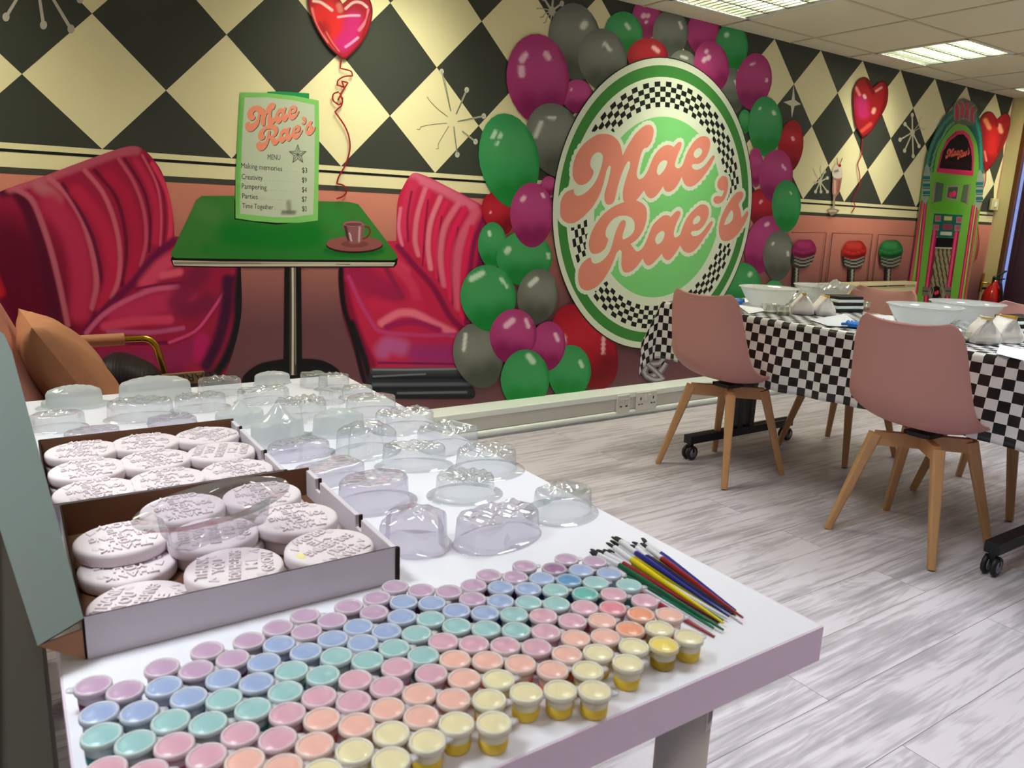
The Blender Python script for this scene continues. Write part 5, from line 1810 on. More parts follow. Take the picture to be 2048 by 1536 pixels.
P3b = on_lid(8, 668)
P3c = on_lid(-40, 640)
P4 = on_lid(-50, 905)
pts = [P1, P3, P3b, P3c, P4, P2]
nrm = (P3 - P1).cross(P2 - P1).normalized()
if nrm.x > 0:
    nrm = -nrm
m = MB()
n = len(pts)
vs = [p - lidp for p in pts] + [p - lidp - nrm * 0.0025 for p in pts]
m.add(vs, [tuple(range(n))] + [tuple(range(2 * n - 1, n - 1, -1))] + [(i, i + n, (i + 1) % n + n, (i + 1) % n) for i in range(n)])
m.mi = [0, 1] + [2] * n
m.build('lid', [m_lidb, m_kraft, m_cut], cartA)
a, b, c_ = P2, P1 + Vector((-0.002, 0.0, -0.012)), Vector((-0.3205, -2.619, TZ + 0.001))
m = MB()
o_ = Vector((0, 0.0025, 0))
m.add([a - lidp, b - lidp, c_ - lidp, a + o_ - lidp, b + o_ - lidp, c_ + o_ - lidp], [(0, 1, 2), (5, 4, 3), (0, 3, 4, 1), (1, 4, 5, 2), (2, 5, 3, 0)])
m.build('lid_gusset', noise_bump(mat('light kraft board', (158, 112, 84), 0.85), 90, 0.15, 0.0008), cartA)

# ---- oval bath bars with embossed words
m_bar = noise_bump(mat('white bath bar', (232, 220, 226), 0.8, spec=0.25), 260, 0.25, 0.0008)


def text_mesh(lines, width, lh, ext):
    m = MB()
    for i, (s, wd) in enumerate(lines):
        cu = bpy.data.curves.new('t', 'FONT')
        cu.body = s
        cu.resolution_u = 2
        cu.extrude = 0.5
        cu.offset = 0.02
        ob = bpy.data.objects.new('t', cu)
        COL.objects.link(ob)
        dg = bpy.context.evaluated_depsgraph_get()
        me = bpy.data.meshes.new_from_object(ob.evaluated_get(dg))
        V = np.array([tuple(v.co) for v in me.vertices])
        Fc = [tuple(p.vertices) for p in me.polygons]
        bpy.data.objects.remove(ob); bpy.data.curves.remove(cu); bpy.data.meshes.remove(me)
        lo, hi = V.min(0), V.max(0)
        u = (V[:, 0] - (lo[0] + hi[0]) / 2) / (hi[0] - lo[0]) * wd
        v = V[:, 1] / 0.73 * lh * 0.74 + (len(lines) / 2 - 0.87 - i) * lh
        w = V[:, 2] * 2 * ext
        m.add(list(zip(u, v, w)), Fc)
    return m


tm = text_mesh([('THANK', 0.058), ('YOU', 0.036), ('FOR HELPING', 0.074), ('ME', 0.030), ('GROW', 0.052)], 0.08, 0.0180, 0.0019)
for s_ in (-1, 1):
    tm.lathe([(0.0065, -0.0010), (0.0055, 0.0009), (0.0, 0.0012)], 14, c=(s_ * 0.030, 0.026 if s_ > 0 else -0.030, 0))
    tm.tube([(s_ * 0.028, -0.026 if s_ > 0 else 0.020, 0.0), (s_ * 0.034, -0.018 if s_ > 0 else 0.026, 0.0), (s_ * 0.037, -0.028 if s_ > 0 else 0.016, 0.0)], 0.0014, 6)
RA, RB, BH = 0.0550, 0.0532, 0.0178
pf = [(0.0, 0.0), (0.93, 0.0), (0.985, 0.0018), (1.0, 0.005), (1.0, BH - 0.005), (0.985, BH - 0.0022), (0.95, BH - 0.0006), (0.90, BH), (0.5, BH), (0.0, BH)]
bar0 = empty('bath_bar', (0, 0, 0), 'x', 'bath bar', 'embossed bath bars in the cartons')
MB().lathe([(r * 1.0, z) for r, z in pf], 48, sx=RA, sy=RB).build('bar', m_bar, bar0, fix=True)
tm.build('embossed_lettering', m_bar, bar0, loc=(0, 0, BH + 0.0004))
Z1, Z2 = TZ + 0.0030, TZ + 0.0030 + BH + 0.0012
BARS = []   # (x, y, z, rot, tilt, label)
for (px, py, r_, lb) in ((223, 1079, 180, 'white oval bath bar at the left of the near carton, topmost on its pair'), (417, 1076, 82, 'white oval bath bar under the clear upturned mould'),
                        (478, 1150, 76, 'white oval bath bar at the front middle of the near carton'), (590, 1047, 176, 'white oval bath bar in the right column of the near carton, middle one'),
                        (658, 1101, 205, 'white oval bath bar at the front right corner of the near carton, yellow stained'), (530, 1000, 170, 'white oval bath bar at the back right of the near carton'),
                        (370, 1022, 182, 'white oval bath bar at the back middle of the near carton, behind the clear mould'),
                        (140, 905, 168, 'white oval bath bar at the back left of the far carton'), (281, 889, 172, 'white oval bath bar at the back middle of the far carton'), (413, 874, 215, 'white oval bath bar at the back right of the far carton'),
                        (160, 943, 180, 'white oval bath bar in the left column of the far carton, middle one'), (308, 922, 188, 'white oval bath bar in the centre of the far carton'), (446, 905, 70, 'white oval bath bar in the right column of the far carton, middle one'),
                        (182, 985, 184, 'white oval bath bar at the front left of the far carton'), (334, 962, 172, 'white oval bath bar at the front middle of the far carton'), (483, 940, 190, 'white oval bath bar at the front right of the far carton')):
    x, y = H(px, py, Z2 + BH)
    BARS.append([x, y, Z2, r_, lb])
def settle(L, x0, x1, y0, y1, dm=0.1075):
    for it in range(200):
        for i in range(len(L)):
            for j in range(i):
                dx, dy = L[i][0] - L[j][0], L[i][1] - L[j][1]
                d = math.hypot(dx, dy)
                if d < dm:
                    s_ = (dm - d) / 2 / max(d, 1e-5)
                    L[i][0] += dx * s_; L[i][1] += dy * s_
                    L[j][0] -= dx * s_; L[j][1] -= dy * s_
        for b in L:
            b[0] = min(max(b[0], x0 + RA + 0.001), x1 - RA - 0.001)
            b[1] = min(max(b[1], y0 + RB + 0.001), y1 - RB - 0.001)


settle(BARS[:7], -0.316, 0.016, -2.615, -2.290)
settle(BARS[7:16], -0.328, -0.017, -2.277, -1.952)
x, y = H(238, 1149, Z1 + BH)
BARS.append([x, y, Z1, 180, 'white oval bath bar half hidden below the leftmost top bar of the near carton'])
x, y = H(272, 1222, Z1 + BH)
BARS.append([x, y, Z1, 60, 'white oval bath bar at the front left corner of the near carton'])
for i in range(len(BARS)):
    b = BARS[i]
    if b[2] == Z2 and i not in (0,):
        if i == 2:
            BARS.append([b[0] + 0.003, b[1] + 0.004, Z1, b[3], 'lower bath bar under the front middle one of the near carton'])
        else:
            BARS.append([b[0] + 0.006, b[1] + 0.003, Z1, b[3] + 20, 'lower bath bar beneath the ' + b[4].replace('white oval bath bar ', 'one ').replace(', yellow stained', '').replace(', middle one', ', middle')])
settle([b for b in BARS if b[2] == Z1 and b[1] < -2.283], -0.316, 0.016, -2.615, -2.290)
settle([b for b in BARS if b[2] == Z1 and b[1] >= -2.283], -0.328, -0.017, -2.277, -1.952)
for i, (x, y, z, r_, lb) in enumerate(BARS):
    c = bar0 if i == 0 else copy_tree(bar0)
    c.location = (x, y, z)
    # the oval keeps its long side along the carton while the words turn
    c.rotation_euler = (0, 0, 0)
    c.children[-1].rotation_euler = (0, 0, math.radians(r_))
    for ch in c.children:
        if ch.name.startswith('embossed'):
            ch.rotation_euler = (0, 0, math.radians(r_))
        else:
            ch.rotation_euler = (0, 0, math.radians({82: 12, 76: -18, 205: 10, 60: -30, 215: 8}.get(r_, 0)))
    c['label'] = ' '.join(lb.split()[:16])
    if 'yellow stained' in lb:
        MB().lathe([(0.0, 0.0012), (0.006, 0.0011), (0.009, 0.0)], 16, c=(-0.040, -0.012, BH - 0.0006), sx=0.7, sy=1.3).build('yellow_stain', mat('yellow stain', (236, 224, 160), 0.8), c)

# ============================================================ CLEAR PLASTIC MOULDS
def clear_mat(name, tint, milk, gloss=1.0):
    m = bpy.data.materials.new(name)
    m.use_nodes = True
    nt = m.node_tree
    nt.nodes.clear()
    out = nt.nodes.new('ShaderNodeOutputMaterial')
    tr = nt.nodes.new('ShaderNodeBsdfTransparent')
    tr.inputs[0].default_value = (*lin(tint), 1)
    gl = nt.nodes.new('ShaderNodeBsdfGlossy')
    gl.inputs['Roughness'].default_value = 0.06
    df = nt.nodes.new('ShaderNodeBsdfDiffuse')
    df.inputs[0].default_value = (0.86, 0.88, 0.90, 1)
    tl_ = nt.nodes.new('ShaderNodeBsdfTranslucent')
    tl_.inputs[0].default_value = (0.86, 0.88, 0.90, 1)
    lw = nt.nodes.new('ShaderNodeLayerWeight')
    lw.inputs['Blend'].default_value = 0.35
    md = nt.nodes.new('ShaderNodeMixShader')
    md.inputs[0].default_value = 0.5
    nt.links.new(df.outputs[0], md.inputs[1]); nt.links.new(tl_.outputs[0], md.inputs[2])
    m1 = nt.nodes.new('ShaderNodeMixShader')
    m1.inputs[0].default_value = milk
    nt.links.new(tr.outputs[0], m1.inputs[1]); nt.links.new(md.outputs[0], m1.inputs[2])
    m2 = nt.nodes.new('ShaderNodeMixShader')
    mr = nt.nodes.new('ShaderNodeMapRange')
    mr.inputs['To Min'].default_value = 0.05 * gloss
    mr.inputs['To Max'].default_value = 0.55 * gloss
    nt.links.new(lw.outputs['Facing'], mr.inputs[0])
    nt.links.new(mr.outputs[0], m2.inputs[0])
    nt.links.new(m1.outputs[0], m2.inputs[1]); nt.links.new(gl.outputs[0], m2.inputs[2])
    nt.links.new(m2.outputs[0], out.inputs[0])
    return m


m_clear = clear_mat('clear vacuum formed plastic', (245, 247, 248), 0.13)
m_frost = clear_mat('frosted milky plastic', (232, 240, 238), 0.62, 0.35)
m_lav = clear_mat('clear lavender tinged plastic', (240, 237, 245), 0.15)


def lobes(*L):
    """outline radius from overlapping discs (x, y, r) in unit size"""
    def f(a):
        best = 0.2
        for (x, y, r) in L:
            b = x * math.cos(a) + y * math.sin(a)
            disc = b * b - (x * x + y * y - r * r)
            if disc > 0:
                best = max(best, b + math.sqrt(disc))
        return best
    return f


OUT = {
    'oval': lambda a: 1.0,
    'heart': lambda a: 0.78 * (1.0 + 0.22 * abs(math.sin((a - PI / 2) / 2)) ** 0.6) if math.cos(a - PI / 2) < 0.93 else 0.62,
    'bear': lobes((0, 0, 0.72), (0.55, 0.5, 0.4), (-0.55, 0.5, 0.4), (0.6, -0.5, 0.38), (-0.6, -0.5, 0.38)),
    'shoe': lobes((-0.55, 0.1, 0.45), (-0.1, 0.0, 0.6), (0.35, -0.05, 0.5), (0.68, -0.05, 0.34)),
    'train': lobes((-0.6, 0.3, 0.42), (-0.5, -0.35, 0.45), (0.0, 0.1, 0.72), (0.5, -0.25, 0.5), (0.55, 0.25, 0.42)),
    'box': lambda a: 1.0 / max(abs(math.cos(a)) * 1.0, abs(math.sin(a)) * 1.0) * 0.92,
    'shell': lobes((0, 0, 0.8), (0.25, -0.1, 0.74), (-0.3, 0.1, 0.7)),
    'round': lambda a: 0.93 + 0.05 * math.cos(8 * a),
    'bow': lobes((-0.55, 0, 0.45), (0.55, 0, 0.45), (0, 0, 0.35)),
    'twin': lobes((-0.45, 0, 0.55), (0.45, 0, 0.55)),
    'cone': lobes((0, 0, 0.6), (0.6, 0.1, 0.4), (-0.6, -0.1, 0.4)),
}


def relief(kind, u, v):
    if kind == 'ribs':
        return 0.11 * math.sin(26 * u)
    if kind == 'fan':
        a = math.atan2(v + 0.5, u)
        return 0.10 * math.sin(18 * a)
    if kind == 'bumps':
        return 0.10 * math.sin(9 * u + 1) * math.sin(10 * v + 2) + 0.05 * math.sin(19 * u) * math.sin(17 * v)
    if kind == 'dots':
        s = 0
        for i in range(7):
            x, y = 0.5 * math.cos(i * 2.4) * (0.4 + 0.1 * i), 0.5 * math.sin(i * 2.4) * (0.4 + 0.1 * i)
            s += 0.16 * math.exp(-((u - x) ** 2 + (v - y) ** 2) / 0.012)
        return s
    if kind == 'scales':
        return 0.12 * abs(math.sin(7 * u + (3.1 if int((v + 2) * 4) % 2 else 0))) * (0.5 + 0.5 * math.sin(14 * v))
    if kind == 'peak':
        return 0.75 * math.exp(-(u * u + v * v) / 0.12) + 0.05 * math.sin(9 * u + 4 * v)
    if kind == 'dome':
        return 0.35 * (1 - u * u - v * v) + 0.04 * math.sin(13 * u) * math.sin(9 * v)
    return 0.03 * math.sin(6 * u + 2) * math.sin(5 * v)


def mould_mesh(shape, rel, a, b, h, flange=1.32, slope=0.96, n=56):
    f = OUT[shape]
    R = [f(2 * PI * k / n) for k in range(n)]
    for _ in range(2):
        R = [(R[k - 1] + 2 * R[k] + R[(k + 1) % n]) / 4 for k in range(n)]
    rows = []
    fl = flange
    mx = max(abs(R[k] * math.cos(2 * PI * k / n)) for k in range(n))
    my = max(abs(R[k] * math.sin(2 * PI * k / n)) for k in range(n))

    def ring(s, z, circ=0.0, rlf=0.0):
        row = []
        for k in range(n):
            t = 2 * PI * k / n
            r = R[k] * (1 - circ) + circ
            u, v = r * s * math.cos(t), r * s * math.sin(t)
            kx, ky = (1 - circ) / mx + circ, (1 - circ) / my + circ
            row.append((a * u * kx, b * v * ky, z + (h * relief(rel, u, v) * rlf if rlf else 0)))
        return row
    rows.append(ring(fl, 0.0006, 1.0))
    rows.append(ring(fl * 0.99, 0.0016, 1.0))
    rows.append(ring(1.06, 0.0014, 0.15))
    rows.append(ring(1.0, 0.004))
    for k_, z in ((0.3, 0.3), (0.7, 0.7), (0.9, 0.88)):
        rows.append(ring(1 - (1 - slope) * k_, h * z))
    rows.append(ring(slope * 0.965, h * 0.975, 0, 0.3))
    for s in (0.86, 0.76, 0.66, 0.56, 0.46, 0.36, 0.27, 0.18, 0.09, 0.02):
        rows.append(ring(s * slope / 0.92, h, 0, 1.0 if s < 0.84 else 0.7))
    m = MB().grid(rows, closed=True)
    k = len(rows) - 1
    m.f.append(tuple(range(k * n, (k + 1) * n)))
    m.mi.append(0); m.sm.append(True)
    return m


def mould(px, py, wpx, ratio, h, shape, rel, material, label, rot=0, flange=1.32, slope=0.96, name='soap_mould'):
    """px, py: centre of the foot on the table; wpx: width of the body in the photograph"""
    x, y = H(px, py, TZ)
    p = np.array([x, y, TZ]) - CAM
    d = float(p @ RM[2])
    a = wpx / 2 / (FOC / d) / 0.97
    m = mould_mesh(shape, rel, a, a * ratio, h * 1.08, 1 + (flange - 1) * 0.8, slope)
    o = m.build(name, material, loc=(x, y, TZ + 0.0004), rot=(0, 0, math.radians(rot)), fix=False)
    tag(o, label, 'soap mould', 'clear plastic soap moulds spread over the table')
    return o


C, FZ, LV = m_clear, m_frost, m_lav
mould(1122, 1025, 128, 0.86, 0.036, 'heart', 'dots', C, 'clear heart shaped mould nearest the right table edge', 15)
mould(996, 1078, 172, 0.62, 0.038, 'train', 'bumps', LV, 'widest clear mould shaped like a toy vehicle, just behind the lilac paint pots', 8, 1.22)
mould(930, 990, 114, 0.80, 0.032, 'shell', 'fan', C, 'clear scallop ribbed shell mould on a round rim left of the heart mould', -10, 1.42)
mould(972, 942, 124, 0.82, 0.038, 'oval', 'bumps', C, 'clear oval mould with raised pattern behind the shell mould', 0, 1.36)
mould(748, 1008, 144, 0.72, 0.040, 'oval', 'none', LV, 'smooth lavender oval mould beside the slotted wall of the near carton', 5, 1.32)
mould(828, 1090, 126, 0.88, 0.038, 'bear', 'dome', LV, 'clear lumpy bear shaped mould right of the near carton corner', -35, 1.25)
mould(828, 932, 124, 0.60, 0.036, 'shoe', 'bumps', C, 'clear shoe shaped mould between the two oval moulds', -20, 1.30)
mould(895, 895, 100, 0.85, 0.038, 'box', 'ribs', C, 'clear square mould with fine straight ribs near the right table edge', 20, 1.25)
mould(733, 905, 104, 0.82, 0.042, 'bear', 'dome', C, 'clear teddy shaped mould with a tall round head in the middle', 10, 1.45)
mould(660, 965, 128, 0.55, 0.030, 'box', 'none', LV, 'clear plain faceted box mould with bright glints beside the carton', 14, 1.2)
mould(598, 912, 124, 0.55, 0.022, 'twin', 'dome', LV, 'low clear double headed mould beside the far carton', 4, 1.25)
mould(810, 858, 112, 0.72, 0.036, 'train', 'bumps', C, 'clear bumpy mould close to the table edge in front of the trunking', 5, 1.3)
mould(742, 825, 104, 0.75, 0.034, 'round', 'dots', C, 'clear flower edged mould in the fourth row from the back', 0, 1.2)
mould(602, 838, 98, 0.72, 0.040, 'bow', 'fan', C, 'clear bow shaped mould behind the frosted cone', 8, 1.2)
mould(556, 882, 112, 0.70, 0.040, 'cone', 'peak', FZ, 'frosted cone shaped mould like a small mountain', 10, 1.5)
mould(678, 866, 100, 0.62, 0.034, 'shoe', 'dome', FZ, 'frosted smooth mould between the cone and the teddy mould', 0, 1.35)
mould(668, 778, 62, 0.85, 0.034, 'round', 'dots', C, 'clear flower topped mould at the far right corner of the table', 0, 1.3)
mould(628, 772, 44, 0.9, 0.032, 'box', 'none', C, 'clear square edged mould beside the flower topped one at the back', 5, 1.2)
mould(662, 806, 48, 0.8, 0.030, 'twin', 'none', C, 'small clear arched mould in the third row, right half', 0, 1.25)
mould(715, 795, 62, 0.8, 0.026, 'round', 'dots', C, 'small clear round topped mould nearest the back right table edge', 0, 1.25)
mould(528, 802, 96, 0.62, 0.028, 'train', 'bumps', C, 'wide clear mould with raised relief in the third row', 4, 1.25)
mould(545, 768, 68, 0.55, 0.022, 'shoe', 'dome', FZ, 'frosted rope shaped mould at the back edge before the painted table base', 0, 1.1)
mould(441, 788, 78, 0.72, 0.036, 'train', 'dots', C, 'tall clear mould at the back edge under the painted bench', 0, 1.25)
mould(402, 818, 94, 0.66, 0.030, 'twin', 'bumps', C, 'clear double humped mould behind the far carton', 0, 1.25)
mould(312, 798, 130, 0.45, 0.036, 'shoe', 'dome', FZ, 'frosted elephant shaped mould before the handbag', 0, 1.15)
mould(282, 836, 118, 0.66, 0.036, 'shoe', 'bumps', C, 'clear hat shaped mould with a curled side behind the far carton', 0, 1.15)
mould(150, 812, 98, 0.6, 0.032, 'oval', 'dome', FZ, 'frosted pale mould before the peach cushion', 0, 1.45)
mould(116, 858, 96, 0.75, 0.030, 'round', 'dots', C, 'clear round mould with dotted flower top near the left table edge', 0, 1.15)
mould(185, 874, 100, 0.6, 0.014, 'oval', 'scales', LV, 'low grey tinted mould with fish scale relief touching the far carton', 12, 1.15)
mould(345, 848, 80, 0.7, 0.014, 'box', 'bumps', LV, 'low lavender rectangular mould touching the far carton', 10, 1.15)
mould(480, 848, 92, 0.7, 0.026, 'cone', 'peak', FZ, 'frosted double peaked mould right behind the far carton corner', -10, 1.3)
mould(118, 812, 60, 0.7, 0.012, 'oval', 'dome', FZ, 'flat frosted mould at the back left corner of the table', 0, 1.2)

# upturned tray mould lying on the bars
x, y = H(430, 1004, 0.806)
mm = mould_mesh('train', 'bumps', 0.068, 0.040, 0.036, 1.42, 0.94)
mm.v = [(a_, -b_, -c_) for a_, b_, c_ in mm.v]
o = mm.build('upturned_soap_mould', m_lav, loc=(x, y, 0.8068), rot=(math.radians(3), math.radians(-3), math.radians(14)), fix=False)
tag(o, 'clear oval rimmed mould lying upside down on the bath bars of the near carton', 'soap mould')

# ============================================================ PAINT POTS
POT_H = 0.025
PT = TZ + POT_H
PCOL = {'P': ((176, 128, 176), (112, 52, 92), 'lilac'), 'B': ((122, 150, 212), (58, 92, 164), 'blue'), 'T': ((120, 182, 190), (52, 132, 132), 'turquoise'),
        'K': ((214, 140, 170), (176, 84, 120), 'pink'), 'O': ((246, 166, 150), (226, 104, 84), 'peach'), 'Y': ((240, 222, 160), (240, 206, 70), 'yellow')}


def z1(L, ox, oy, k):
    return [(ox + u * k, oy + v * k) for u, v in L]


A1, A2, A3, A4 = (160, 1260, .1953), (480, 1160, .2448), (800, 1100, .2604), (1060, 1090, .2279)
POTS = {
    'P': z1([(320, 570), (630, 590), (900, 420), (1185, 440), (1405, 290), (1690, 320)], *A1) + z1([(185, 555), (335, 440), (535, 465), (640, 370), (840, 385), (930, 295), (1120, 295), (1200, 205), (1285, 115), (1495, 130)], *A2) +
    z1([(365, 360), (550, 385), (625, 300), (670, 220), (875, 225), (930, 150), (1165, 150), (1290, 62), (1460, 95)], *A3),
    'B': z1([(390, 800), (730, 810), (970, 630), (1270, 660), (1490, 510), (1790, 540)], *A1) + z1([(270, 700), (400, 585), (625, 615), (740, 505), (945, 520), (1040, 420), (1240, 440), (1335, 330), (1415, 230)], *A2) +
    z1([(310, 465), (505, 475), (695, 495), (765, 400), (810, 310), (1015, 320), (1065, 240), (1285, 238), (1385, 155)], *A3) + z1([(690, 240)], *A4),
    'T': z1([(470, 1030), (800, 1070), (1035, 860), (1360, 900), (1575, 710), (1890, 760)], *A1) + z1([(355, 860), (490, 740), (715, 780), (850, 650), (1065, 660), (1165, 550), (1390, 575), (1475, 460), (1545, 360)], *A2) +
    z1([(440, 575), (640, 590), (850, 610), (900, 500), (960, 415), (1160, 420), (1210, 340), (1410, 350), (1480, 250)], *A3) + z1([(850, 355)], *A4),
    'K': z1([(555, 1260), (910, 1300), (1125, 1120), (1460, 1180), (1670, 960), (1960, 1010)], *A1) + z1([(455, 1030), (595, 910), (830, 920), (960, 820), (1200, 825), (1300, 710), (1530, 720)], *A2) +
    z1([(370, 685), (585, 695), (795, 710), (1010, 725), (1060, 615), (1110, 525), (1310, 540), (1355, 450), (1530, 460)], *A3) + z1([(695, 475), (995, 495)], *A4),
    'O': z1([(1240, 1375), (1550, 1400), (1795, 1210)], *A1) + z1([(380, 1410), (555, 1230), (700, 1090), (940, 1120), (1080, 990), (1340, 1000), (1440, 860)], *A2) +
    z1([(380, 1050), (455, 930), (515, 810), (735, 825), (955, 835), (1180, 860), (1220, 745), (1275, 640), (1475, 650), (1510, 550)], *A3) + z1([(830, 695), (860, 600), (1165, 625)], *A4),
    'Y': [(617, 1520)] + z1([(650, 1450), (810, 1290), (1060, 1350), (1200, 1180), (1480, 1200)], *A2) + z1([(280, 1210), (560, 1220), (620, 1080), (680, 960), (905, 965), (1130, 980), (1355, 1010), (1400, 885), (1425, 770)], *A3) +
    z1([(730, 945), (780, 820), (1020, 830), (1060, 705), (1340, 780)], *A4)}
VIVID = {('P', 1103): ((116, 60, 116), 'open topped deep purple'), ('B', 1134): ((30, 108, 180), 'vivid blue'), ('T', 1167): ((44, 156, 150), 'vivid teal'), ('K', 1198): ((226, 96, 124), 'strong raspberry'),
         ('O', 1249): ((250, 128, 84), 'bright orange'), ('Y', 1292): ((250, 214, 60), 'bright yellow')}

m_lid = bpy.data.materials.new('translucent pot plastic')
m_lid.use_nodes = True
b_ = m_lid.node_tree.nodes['Principled BSDF']
b_.inputs['Base Color'].default_value = (*lin((228, 222, 232)), 1)
b_.inputs['Roughness'].default_value = 0.22
b_.inputs['Alpha'].default_value = 0.42


def pot_lid_mat(name, rgb):
    return mat(name, rgb, 0.3, spec=0.5, coat=0.15)


def tinted(name, rgb, alpha):
    m = mat(name, rgb, 0.25)
    m.node_tree.nodes['Principled BSDF'].inputs['Alpha'].default_value = alpha
    return m


def make_pot(key, lidc, bodyc):
    e = empty('paint_pot', (0, 0, 0), 'x', 'paint pot', 'little paint pots in rainbow rows')
    lidc = tuple(int(l * 0.70 + 236 * 0.30) for l in lidc)
    mixl = tuple(int(l * 0.45 + 244 * 0.55) for l in lidc)
    MB().lathe([(0.0, 0.0006), (0.0119, 0.0006), (0.0124, 0.002), (0.0134, 0.0165), (0.0134, 0.0185), (0.0145, 0.0185), (0.0145, 0.0200)], 26).build('cup', tinted('cup ' + key, tuple(int(q * 0.25 + 246 * 0.75) for q in bodyc), 0.90), e, fix=False)
    MB().lathe([(0.0, 0.0004), (0.0120, 0.0004), (0.0127, 0.0020), (0.0132, 0.0115), (0.0, 0.0118)], 24).build('paint', mat('paint ' + key, bodyc, 0.35), e, fix=False)
    MB().lathe([(0.0142, 0.0198), (0.0156, 0.0198), (0.0158, 0.0215), (0.0155, 0.0240), (0.0146, 0.0248), (0.0136, 0.0248), (0.0128, 0.0236), (0.0122, 0.0230)], 28).build('lid', tinted('lid rim ' + key, mixl, 0.93), e, fix=False)
    MB().lathe([(0.0126, 0.0232), (0.0115, 0.0238), (0.0075, 0.0247), (0.0, 0.0252)], 26).build('lid_centre', mat('lid centre ' + key, lidc, 0.32, coat=0.2), e, fix=False)
    t = MB()
    t.bar((0.014, 0, 0.0205), (0.0192, 0, 0.0205), 0.010, 0.0016, 0.007, 0.0016)
    t.lathe([(0.0036, 0.0197), (0.0036, 0.0213), (0.0, 0.0213)], 10, c=(0.0192, 0, 0))
    t.build('tab', tinted('tab ' + key, (228, 224, 232), 0.6), e)
    return e


protos = {k: make_pot(WORDC, l, b) for k, (l, b, WORDC) in PCOL.items()}
usedp = set()
placed = []
ALLP = []
for k in 'PBTKOY':
    for i, (px, py) in enumerate(POTS[k]):
        x, y = H(px, py + 1.0, PT)
        ALLP.append([k, px, py, x, y])
# ease apart pots that would touch
for it in range(30):
    for i in range(len(ALLP)):
        for j in range(i):
            dx, dy = ALLP[i][3] - ALLP[j][3], ALLP[i][4] - ALLP[j][4]
            d = math.hypot(dx, dy)
            if d < 0.0322 and d > 1e-6:
                s_ = (0.0322 - d) / 2 / d
                ALLP[i][3] += dx * s_; ALLP[i][4] += dy * s_
                ALLP[j][3] -= dx * s_; ALLP[j][4] -= dy * s_
ORD = ['first', 'second', 'third', 'fourth', 'fifth', 'sixth', 'seventh', 'eighth', 'ninth', 'tenth', 'eleventh', 'twelfth', 'thirteenth', 'fourteenth', 'fifteenth', 'sixteenth', 'seventeenth', 'eighteenth', 'nineteenth', 'twentieth']


def ordinal(n):
    return ORD[n] if n < 20 else 'twenty-' + ORD[n - 20]


rowpots = {k: sorted([p for p in ALLP if p[0] == k], key=lambda q: q[1]) for k in 'PBTKOY'}
for k in 'PBTKOY':
    L = rowpots[k]
    n = len(L)
    for i, (kk, px, py, x, y) in enumerate(L):
        viv = None
        for (vk, vx), val in VIVID.items():
            if vk == k and abs(vx - px) < 9:
                viv = val
        if viv:
            c = make_pot('vivid ' + PCOL[k][2], viv[0], tuple(int(q * 0.7) for q in viv[0]))
            lb = '%s paint pot near the right end of the %s row' % (viv[1], PCOL[k][2])
        else:
            c = protos[k] if k not in usedp else copy_tree(protos[k])
            usedp.add(k)
            if i < n / 2:
                lb = '%s paint pot, %s from the left end of the %s row' % (PCOL[k][2], ordinal(i), PCOL[k][2])
            else:
                lb = '%s paint pot, %s from the right end of the %s row' % (PCOL[k][2], ordinal(n - 1 - i), PCOL[k][2])
        c.location = (x, y, TZ + 0.0003)
        c['label'] = lb
        c['group'] = PCOL[k][2] + ' paint pots'
        # hinge tab turns along the strip
        nb = L[i + 1] if i + 1 < n else L[i - 1]
        ang = math.atan2(nb[4] - y, nb[3] - x) if i + 1 < n else math.radians(-40)
        c.rotation_euler = (0, 0, (math.radians(-28) if i % 2 == 0 else math.radians(-10)) + (math.radians(188) if px < 250 and k == 'P' else 0))
        del ang

